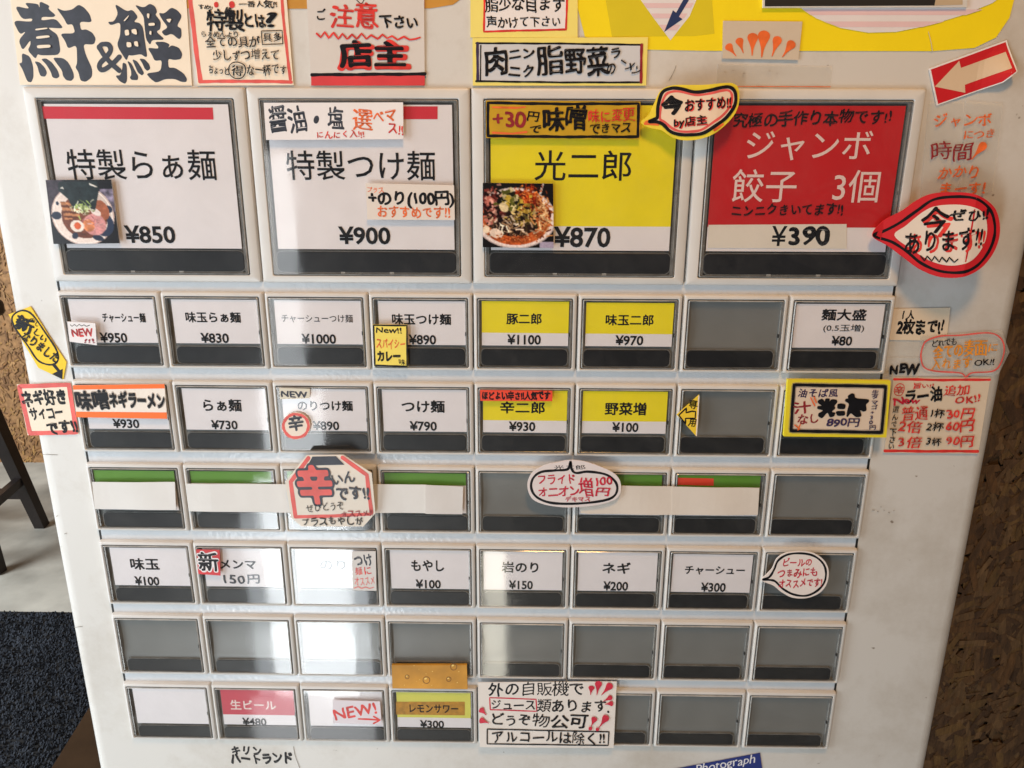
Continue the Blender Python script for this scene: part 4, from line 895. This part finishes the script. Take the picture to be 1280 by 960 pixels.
def paint1(X, Y):
    r = np.random.default_rng(3); N = vnoise(X,Y,14,1)*.6+vnoise(X,Y,40,2)*.4; C = np.zeros(X.shape+(3,)); C[:] = (24,22,26)
    setc(C, (Y < .55)&(X < .25), (62,54,64), N, .35); setc(C, (X > .8)&(Y < .5)&(Y > .14), (120,112,132), N, .6)
    b = E_(X,Y,.50,.55,.475,.475); C[b < 1] = (238,222,212); C[b < 1] -= (np.clip(X-Y+.2,0,1)*40)[b < 1][:,None]; setc(C, (b < 1)&(b > .95), (206,180,170)); setc(C, (b < .9)&(b > .84), (248,238,232))
    setc(C, E_(X,Y,.52,.57,.345,.345) < 1, (112,62,44), N, .35)
    for q in ((.10,.55,.075,.06,0),(.90,.46,.06,.055,.8),(.345,.87,.045,.055,.5),(.69,.91,.085,.045,.3),(.045+.09,.36,.022,.03,0)): setc(C, E_(X,Y,*q) < 1, (40,48,68))
    setc(C, (E_(X,Y,.80,.70,.15,.19) < 1)&(E_(X,Y,.74,.66,.12,.16) > 1), (44,54,78))
    setc(C, E_(X,Y,.80,.47,.10,.16,-.3) < 1, (166,96,66), N, .2)
    mm_ = inpoly(X,Y,[(.18,.33),(.42,.36),(.46,.60),(.22,.62)]); st = np.sin((Y-.12*X)*75+N*3); setc(C, mm_&(st > -.2), (186,126,84), N, .25); setc(C, mm_&(st <= -.2), (100,54,34))
    setc(C, E_(X,Y,.66,.70,.175,.17) < 1, (206,142,140), N, .22); setc(C, E_(X,Y,.70,.50,.09,.05,.6) < 1, (236,220,214)); setc(C, E_(X,Y,.57,.71,.09,.10) < 1, (214,134,88), N, .25)
    setc(C, inpoly(X,Y,[(.20,.02),(.78,.02),(.80,.14),(.75,.30),(.70,.47),(.55,.42),(.37,.45),(.31,.30),(.17,.16)]), (32,42,44), N, .35)
    setc(C, inpoly(X,Y,[(.66,.05),(.78,.11),(.74,.115),(.66,.08)]), (226,222,214)); setc(C, inpoly(X,Y,[(.20,.13),(.25,.10),(.26,.14)]), (226,222,214))
    segs(C,X,Y,r,70,lambda r:(r.normal(.51,.075), r.normal(.44,.045)),(.02,.05),.008,[(214,226,160),(176,200,110),(232,236,208),(120,140,80)])
    segs(C,X,Y,r,16,lambda r:(r.normal(.66,.08), r.normal(.66,.06)),(.02,.05),.004,[(232,190,186),(176,100,104)])
    setc(C, E_(X,Y,.395,.72,.105,.095,.2) < 1, (240,228,216)); setc(C, E_(X,Y,.40,.715,.052,.056) < 1, (220,98,52), N, .15)
    return C*(0.94+0.12*vnoise(X,Y,60,9))[:,:,None]
def paint2(X, Y):
    r = np.random.default_rng(5); N = vnoise(X,Y,16,4)*.6+vnoise(X,Y,45,5)*.4; C = np.zeros(X.shape+(3,)); C[:] = (40,36,36)
    setc(C, inpoly(X,Y,[(.84,0),(.87,0),(.83,.16),(.80,.16)]), (210,204,200)); setc(C, (X > .8)&(Y > .9), (170,160,180))
    b = E_(X,Y,.46,.54,.58,.475); setc(C, b < 1, (232,216,210)); setc(C, (b < 1)&(b > .93), (196,180,176)); setc(C, E_(X,Y,.46,.55,.50,.41) < 1, (176,92,52), N, .45)
    setc(C, E_(X,Y,.44,.47,.43,.35) < 1, (44,32,26), N, .7)
    segs(C,X,Y,r,95,lambda r:(r.normal(.12,.08), r.normal(.36,.14)),(.02,.055),.02,[(180,112,100),(120,60,54),(206,156,140),(60,30,28)])
    segs(C,X,Y,r,420,lambda r:(r.normal(.64,.10), r.normal(.22,.09)),(.008,.03),.008,[(206,100,46),(170,64,30),(226,140,80),(120,46,30)])
    segs(C,X,Y,r,90,lambda r:(r.normal(.38,.09), r.normal(.30,.09)),(.02,.06),.022,[(186,160,70),(96,96,46),(222,206,160),(44,44,30)])
    segs(C,X,Y,r,90,lambda r:(r.normal(.58,.11), r.normal(.52,.08)),(.02,.05),.018,[(180,150,70),(84,76,44),(214,190,130),(48,38,30)])
    segs(C,X,Y,r,130,lambda r:(r.normal(.85,.06), r.normal(.50,.13)),(.03,.07),.009,[(222,160,104),(190,112,66),(236,196,150),(110,50,34)])
    segs(C,X,Y,r,80,lambda r:(r.normal(.36,.18), r.normal(.68,.08)),(.02,.06),.009,[(210,180,150),(70,52,44),(150,120,90),(232,212,190)])
    setc(C, E_(X,Y,.19,.78,.10,.07,.4) < 1, (232,210,192), N, .15); setc(C, E_(X,Y,.05,.72,.05,.06) < 1, (236,216,190)); setc(C, E_(X,Y,.30,.37,.06,.08,-.5) < 1, (206,188,150), N, .2)
    segs(C,X,Y,r,110,lambda r:(r.uniform(.2,.8), .85+r.normal(0,.03)),(.004,.014),.008,[(226,150,96),(150,66,34),(200,110,60)])
    C = (C-110)*1.12+100
    return np.clip(C,8,255)*(0.9+0.2*vnoise(X,Y,70,9))[:,:,None]
photo('photo_print', 'square photo of a ramen bowl with seaweed and egg stuck on the 850 yen card', [(57,225),(139,224.5),(149.5,304),(67,305)], HC+0.0003, paint1)
photo('photo_print', 'square photo of a bowl heaped with vegetables stuck on the 870 yen card', [(603.5,228.5),(691.5,229.5),(692,310),(603.5,309)], HC+0.0003, paint2)

# ---- notes at the left
s = Sheet('arrow_note', 'yellow pointed note with black outline and arrow at the left edge of the machine', 'note', (45,430), HB+0.0006)
s.paper([(10.5,393),(38,383),(60,418),(83,453),(79,474.5),(48,460),(30,430)], YELS)
s.stroke([(20,391),(30,388),(41,394),(56,415),(70,436),(73,448),(68,455),(57,455),(46,449),(34,431),(19,410),(15,398)], 2.2, INK, closed=True, smooth=True, name='outline')
s.stroke([(67,456),(73,463)], 4, INK); s.fill([(78.5,461),(78,474),(65,467.5)], INK, name='arrow_head')
s.hand('新',20,400,42,412,20,INK,2.6,.5); s.hand('しい',42,412,58,427,9,INK,1.8,.6); s.hand('少し',37,399,49,407,7,INK,0.9); s.hand('なりました',28,418,73,450,14,INK,2.0,.7); s.done()
s = Sheet('square_note', 'square cream note with a pink red border left of the orange banded label', 'note', (60,512), HB+0.0009)
s.paper([(21,480.5),(87.5,478.5),(98,543),(34.5,544)], CREAM)
s.stroke([(24,483),(86,481),(95.5,540.5),(37.5,541.5)], 5.5, PINKI, closed=True, name='border', wob=0.05)
s.hand('ネギ好き',27,500,84,497,20,INK,2.4,.8); s.hand('サイコー',37,518,79,516,16,INK,2.2,.8); s.hand('です!!',58,536,97,532,18,INK,2.2,.8); s.done()
s = Sheet('banner_label', 'white label with orange bands and heavy black brush writing above the 930 yen price', 'label', (150,500), HC+0.0003)
s.paper([(91,481.5),(205.5,480),(209,523.5),(95.5,521.5)], P_('label_white',(238,228,216)))
s.fill([(91,481.5),(205.5,480),(206,485.5),(91.5,487)], ORANGE, name='band'); s.fill([(95,514.5),(208.5,515.5),(209,523.5),(95.5,521.5)], ORANGE, name='band')
s.hand('味噌',94,502,137,500,25,GLOW,5,.3); s.hand('ネギラーメン',136,500,207,502,20,GLOW,5,.3); s.hand('味噌',94,502,137,500,25,INK,2.0,.3); s.hand('ネギラーメン',136,500,207,502,20,INK,2.6,.6); s.done()
s = Sheet('small_tag', 'small white tag with red NEW on the 950 yen button', 'tag', (100,418), HC+0.0010)
s.paper([(84,402),(119,404),(121,431.5),(87,427)], WHITEP, thick=0.0005); s.stroke([(88,406),(90,408),(93,405.5),(96,408),(99,405.5),(102,407.5),(105,406),(108,408),(112,406.5)], 0.8, INK); s.hand('NEW',89,415.5,116,415.5,13,REDI,1.8,.5); s.hand('NEW',88.5,415.5,116,415.5,12,DRED,0.3,.5); s.hand('!!!',105,425.5,119,427,7,DRED,0.8); s.done()
s = Sheet('small_tag', 'yellow tag framed in black with orange and black writing on the 890 yen egg button', 'tag', (488,432), HC+0.0006)
s.paper([(466,405.5),(509,406),(510,459),(467.5,457.5)], P_('tag_yellow',(244,222,96)), thick=0.0005); s.stroke([(467,406.5),(508.5,407),(509,458),(468.5,456.5)], 2.0, INK, closed=True, name='frame_line')
s.hand('New!!',469,413,503,413,10,INK,0.9,.7); s.hand('スパイシー',470,430,507,430,14,ORI,1.3,.7); s.hand('カレー',471,446,501,446,14,INK,2.4,.7); s.hand('味',498,453,507,453,8,INK,0.7); s.done()
s = Sheet('small_tag', 'tiny pale tag with black NEW over the 890 yen seaweed button', 'tag', (367,492), HC+0.0003)
s.paper([(349,485),(387.5,486),(387,498),(350,499)], P_('tag_pale',(220,214,196)), thick=0.0002); s.hand('NEW',350.5,492.5,384,493,10.5,INKG,1.8,.7); s.done()
s = Sheet('round_tag', 'round tag with a red ring and one black character on the seaweed button', 'tag', (370,532), HC+0.0006)
c_ = [(370+18*math.cos(t*math.pi/10), 532.5+17*math.sin(t*math.pi/10)) for t in range(20)]
s.paper(c_, P_('tag_cream',(238,224,208)), thick=0.0005); s.stroke([(370+(15.7)*math.cos(t*math.pi/10), 532.5+(14.7)*math.sin(t*math.pi/10)) for t in range(20)], 3.6, PINKI, closed=True, smooth=True, name='ring'); s.hand('辛',359,532,381,531,22,INKG,1.6,.8); s.done()
s = Sheet('red_slip', 'thin red slip with black brush writing on the yellow 930 yen card', 'label', (645,494), HC+0.0002)
s.paper([(600,487.5),(690.5,488.5),(690.5,501.5),(600.5,501)], ORED, thick=0.0002); s.hand('ほどよい辛さ!!人気です',602,495,688,495,11,INK,2.6,.8); s.done()
s = Sheet('arrow_tag', 'yellow triangle tag with an outlined arrow pointing at the extra vegetables button', 'tag', (863,519), HC+0.0006)
s.paper([(874,493.5),(870.5,545.5),(846,518.5)], P_('tag_gold',(240,204,50)), thick=0.0006); s.stroke([(848.5,519),(858,510),(857.5,516),(865,514),(869.5,514.5),(869,523),(857,523),(857,530)], 1.8, INK, closed=True, name='outline'); s.hand('専',861,506,872,506,11,INK,1.4); s.hand('用',860,529,871,529,11,INK,1.4); s.stroke([(873.5,495),(870.5,544)], 1.6, P_('tag_cream',(238,224,208)), name='edge'); s.done()
# yellow laminated board
s = Sheet('menu_board', 'yellow plate with black frame offering an 890 yen bowl over the right end button', 'sign plate', (1047,510), HC+0.0022)
s.paper([(985,474.5),(1113.5,476),(1108,547),(980,545.5)], P_('plate_yellow',(232,212,40)), thick=0.0022)
s.fill([(992,480.5),(1107,482.5),(1101.5,541),(988,538.5)], P_('plate_cream',(220,200,178)), name='inner_paper')
s.stroke([(992.5,481),(1107,483),(1102,540.5),(988.5,538.5)], 6.5, GLOW, closed=True, name='halo', wob=0.03); s.stroke([(992.5,481),(1107,483),(1102,540.5),(988.5,538.5)], 3.8, INK, closed=True, name='frame_line', wob=0.08)
s.hand('油そば風',997,491.5,1048,491,12,PURP,1.2,.7); s.hand('汁',991,511,1014,509,16,DRED,1.2,.3); s.hand('なし',996,525,1024,523,13,DRED,1.4); trace(s, INK, [[(340,215),(400,190),(435,235),(440,190),(500,190),(498,235),(520,200),(590,205),(605,240),(560,290),(580,320),(520,370),(580,380),(560,430),(500,445),(470,370),(400,460),(345,430),(345,390),(420,350),(330,330),(335,290),(400,290),(340,250)],
 [(600,265),(650,255),(715,270),(705,335),(600,330)],[(575,360),(705,355),(705,420),(600,425)],
 [(735,160),(790,120),(830,130),(840,190),(1020,200),(1025,235),(980,270),(995,350),(950,370),(900,340),(930,430),(850,445),(780,380),(740,440),(720,430),(735,340),(760,260),(700,225),(710,195),(750,190)]], 10.667, 990, 480)
s.hand('890円',1033,528,1075,528,12,PURP,1.4,.7); s.hand('生タマゴ+30円',1094,487,1090,537,9,PURP,1.1,.5,vertical=True)
for q in ([(1013,497),(1018,507)],[(1017,496),(1020,503)],[(993,531),(999,536)],[(1000,530),(997,537)]): s.stroke(q, 1.6, ORI, name='mark')
s.done()

# ---- row 4: taped white papers, house shaped note, bubble
s = Sheet('cover_strip', 'short white paper strip hiding the first green card in its row', 'paper strip', (165,620), HC, bend=lambda x, z: 0.00022*(1+math.sin(x*170+z*60)))
s.paper([(115,602.5),(218.5,602.5),(220,637.5),(119,636)], P_('strip_white',(222,220,216)), thick=0.0002); s.done()
s = Sheet('cover_strip', 'long white paper strip across three buttons behind the house shaped note', 'paper strip', (400,622), HC, bend=lambda x, z: 0.00022*(1+math.sin(x*170+z*60)))
s.paper([(232.5,604.5),(400,605),(533,605.5),(533,641),(400,641),(236.5,639)], P_('strip_white',(222,220,216)), thick=0.0002)
s.paper([(532,605.5),(579,608),(578,642.5),(532,641.5)], P_('strip_white2',(216,212,208)), thick=0.0002, dh=0.0003, name='paper_end'); s.done()
s = Sheet('cover_strip', 'long white paper strip covering two green cards right of the onion bubble', 'paper strip', (836,624), HC, bend=lambda x, z: 0.00022*(1+math.sin(x*170+z*60)))
s.paper([(737,606),(841,608),(841,643.5),(735,642)], P_('strip_cream',(218,208,196)), thick=0.0002); s.paper([(840,608),(949,609.5),(947,643.5),(840,643.2)], P_('strip_cream',(218,208,196)), thick=0.0002, dh=0.0003, name='paper_end')
s.paper([(725,632),(738,632),(737,642),(725.5,641)], P_('strip_cream',(218,208,196)), thick=0.0002, dh=-0.0001, name='paper_end'); s.done()
A3 = plane_pt(410,640,0.002)
s = Sheet('house_note', 'house shaped card with a red border and one large red character over the third column', 'note', (415,612), 0.0022, bend=lambda x, z: 0.0005+0.0045*min(1, max(0, (z-A3[1]+0.006)/0.03)))
hs = [(386.5,564.5),(432,564),(467,586.5),(470,640),(454.5,657.5),(377,657.5),(364.5,646),(359.5,598)]
s.paper(hs, P_('note_cream',(232,222,208)), n=12, thick=0.0006)
s.stroke([(389,568),(366.5,598),(370,644)], 5.2, PINKI, name='border', wob=0.05); s.stroke([(370,645),(420,643.5),(463,641)], 4.4, PINKI, name='border', wob=0.05); s.stroke([(431,567),(461,589),(465,639)], 4.8, PINKI, name='border', wob=0.05)
s.fill([(394,566),(423,565.5),(433.5,576),(388,577)], INKG, name='cap_print')
s.hand('辛',374,605,419,604,52,INKG,4.6,.0); s.hand('辛',374,605,419,604,52,PINKI,2.2,.0)
s.hand('いん',416,594,447,592,17,INKG,1.4); s.hand('です!!',421,614,464,613,20,INKG,1.5); s.hand('ぜひどうぞ',384,634,432,629,12,INK,0.7); s.hand('オススメ!!',427,642,467,639,10,DRED,0.9); s.hand('プラスもやしが',377,652,455,650,12,INK,0.9); s.done()
A4 = plane_pt(715,575,0.002)
s = Sheet('speech_bubble_note', 'white cloud shaped card with crimson writing below the yellow 930 yen card', 'note', (717,604), 0.0022, bend=lambda x, z: 0.0012)
s.paper([(713,574),(732,576),(757,585),(771,594),(776,606),(773,619),(762,626),(740,631),(712,633),(688,631),(669,625),(661,615),(659.5,602),(666,589),(682,580),(698,576.5)], P_('cloud_paper',(224,214,212)), smooth=True, n=8, thick=0.0006)
s.stroke([(713,576),(714.5,585),(720,590),(735,588.5),(757,592),(769,601),(771,612),(764,621),(745,626),(715,628.5),(688,627),(671,620),(664,609),(666,597),(676,589),(694,587),(707,586),(711,583)], 3.0, INK, closed=True, smooth=True, name='outline', wob=0.1)
s.hand('光二郎',692,583.5,732,583,6,INK,0.6,.5); s.hand('フライド',671,600,720,598,14,CRIM,1.3); s.hand('オニオン',672,614,724,613,13,CRIM,1.3); s.hand('増',723,607,742,606,25,CRIM,1.1); s.hand('100',742,601,765,600,13,CRIM,1.3); s.hand('円',744,614,762,614,11,CRIM,1.3); s.hand('デキマス',706,623,738,622,7,CRIM,0.9); s.done()

# ---- row 5 notes
s = Sheet('small_tag', 'red tag with one black outlined character on the 150 yen handwritten card', 'tag', (260,703), HC+0.0003)
s.paper([(245,687),(274.5,687.5),(275.5,719.5),(248,717.5)], P_('tag_red',(206,52,58),noise=0.25), thick=0.0003); s.hand('新',247,703,274,703,27,WHITEP,4.0,.3); s.hand('新',247,703,274,703,25,INK,1.6,.3); s.done()
s = Sheet('small_note', 'narrow pale slip with black and red writing on the glaring button in the third column', 'note', (455,713), HC+0.0003)
s.paper([(440,689.5),(469.5,689),(470.5,738.5),(441,738)], P_('slip_pale',(214,210,206)), thick=0.0002); s.hand('つけ',442,701,466,699,17,INKG,1.8,.8); s.hand('麺に',443,714,465,714,12,REDI,0.9); s.hand('オススメ',443,727,469,726,12,PINKI,0.7); s.stroke([(443,735),(448,733),(452,735.5),(457,733.5),(462,735.5),(467,734)], 1, PINKI); s.done()
s = Sheet('speech_bubble_note', 'white speech bubble card with red writing on the last button of its row', 'note', (998,718), 0.0022, bend=lambda x, z: 0.0008)
s.paper([(951.5,724.5),(958,717),(965,709),(970,698),(980,691),(997,688),(1015,690),(1029,699),(1035,712),(1033,728),(1024,740),(1008,746.5),(990,746),(976,739),(966,731)], P_('bubble_white',(232,222,216)), smooth=True, n=8, thick=0.0006)
s.stroke([(953,723.5),(961,720),(967,711),(972,700),(983,692.5),(998,690.5),(1014,693),(1026,701),(1031.5,712),(1030,726),(1021,737),(1007,743.5),(991,742),(978,735),(969,726),(963,724)], 2.6, INK, closed=True, smooth=True, name='outline')
s.hand('ビールの',977,703,1015,702,11,CRIM,1.3); s.hand('つまみにも',971,716,1022,714,12,CRIM,1.3); s.hand('オススメです!',972,729,1027,727,12,CRIM,1.3); s.done()

# ---- row 6/7 notes
s = Sheet('gold_label', 'gold printed label with bubbles covering the black strip above the lemon drink card', 'label', (537,846), HC+0.0012)
s.paper([(489.5,831.5),(583.5,831.5),(584.5,861.5),(490.5,860.5)], P_('label_gold',(206,146,40),noise=0.4,nscale=40), thick=0.0015)
for x, y, r_ in ((509,846,2.4),(533,850,4.2),(561,849,2.8),(572,854,1.8),(567,833.5,4),(518,832.5,1.6),(524,837,1),(541,840,1.8),(533,843,1.6),(525,850,1.2),(506,857,1.4),(540,857,1.2),(574,840,1.6),(521,852,1),(529,856,1)):
    c_ = [(x+r_*math.cos(t*math.pi/5), y+r_*math.sin(t*math.pi/5)) for t in range(10)]; s.stroke(c_, 0.9, P_('bubble_brown',(130,84,16)), closed=True, smooth=True, name='bubble_ring', dh=0.00005)
    s.stroke([(x-r_*.4,y-r_*.4),(x-r_*.1,y-r_*.5)], r_*0.5, P_('bubble_light',(244,214,120)), name='bubble_gleam', dh=0.00008)
s.done()
s = Sheet('small_note', 'clear slip with red NEW and an arrow beside the lemon drink button', 'note', (447,892), HC+0.0003)
s.paper([(416,875),(475,877),(477,906),(416,904)], P_('slip_white',(224,216,222)), thick=0.0002); s.hand('NEW!',416,893,471,884,19,REDI,1.3,.7,lean=0.1); s.stroke([(448,898.5),(460,899),(474,900)], 2, REDI); s.stroke([(467,895.5),(475,900),(467,904)], 2, REDI); s.done()
s = Sheet('large_note', 'large white note in black marker with red exclamation drops on the bottom row', 'note', (684,893), HC+0.0003)
s.paper([(597.5,853),(771,852),(767,935),(599.5,934)], P_('note_ivory',(230,222,214)), thick=0.0003)
s.hand('外の自販機で',610,862,731,861,18,INK,0.8,.8); s.stroke([(612,872),(670,874),(671,889),(613,887)], 1.5, CRIM, closed=True, name='box_line'); s.hand('ジュース',613,881,670,881,14,INK,0.8,.8); s.hand('類あります.',671,882,763,884,17,INK,0.8,.8)
s.hand('どうぞ',613,900,664,899,15,INK,0.8,.8); s.hand('物公可',664,901,735,903,18,INK,0.8,.8); s.stroke([(609,911),(761,914.5),(760,931.5),(609,929.5)], 1.5, INK, closed=True, name='box_line'); s.hand('アルコールは除く!!',614,921,757,923,16,INK,0.8,.8)
for x, y, a, L, w in ((738,868,82,11,6),(746,868,82,17,7),(752,868,48,18,7),(754,876,28,12,5),(756,879.5,5,10,5),(608,893,135,11,6),(611,903,160,12,6),(739,907,68,12,6),(749,908,55,17,7)): drop(s, x, y, a, L, w, CRIM)
for x, y in ((737.5,909.5),(746.5,910.5)): s.stroke([(x,y),(x+.5,y)], 4, CRIM, name='mark#%d' % x)
s.done()
s = Sheet('blue_sticker', 'dark blue tilted sticker with white script at the bottom edge', 'sticker', (900,962), HB+0.0006)
s.paper([(838,962.5),(950,941.5),(956,985),(836,1010)], BLUE); s.hand('a Photograph',858,963,945,948,15,mat('script_white',lin(226,226,230),0.5),0.0,.5,lean=0.25); s.done()
# leftover clear tape
s = Sheet('tape_piece', 'strip of old clear tape left on the cabinet above the red card', 'tape', (970,92), HB+0.0004)
s.paper([(897,80),(1040,83),(1038,109),(895,108)], tape(), name='tape', thick=0.0001); s.stroke([(920,108),(1038,108.5)], 0.9, ORI, name='mark'); s.done()
s = Sheet('tape_piece', 'blank patch of clear tape between the two person limit slip and NEW', 'tape', (1125,436), HB+0.0003)
s.paper([(1106,424),(1160,427),(1150,448),(1103,447)], tape(), name='tape', thick=0.0001); s.done()

bpy.data.objects.remove(_to)
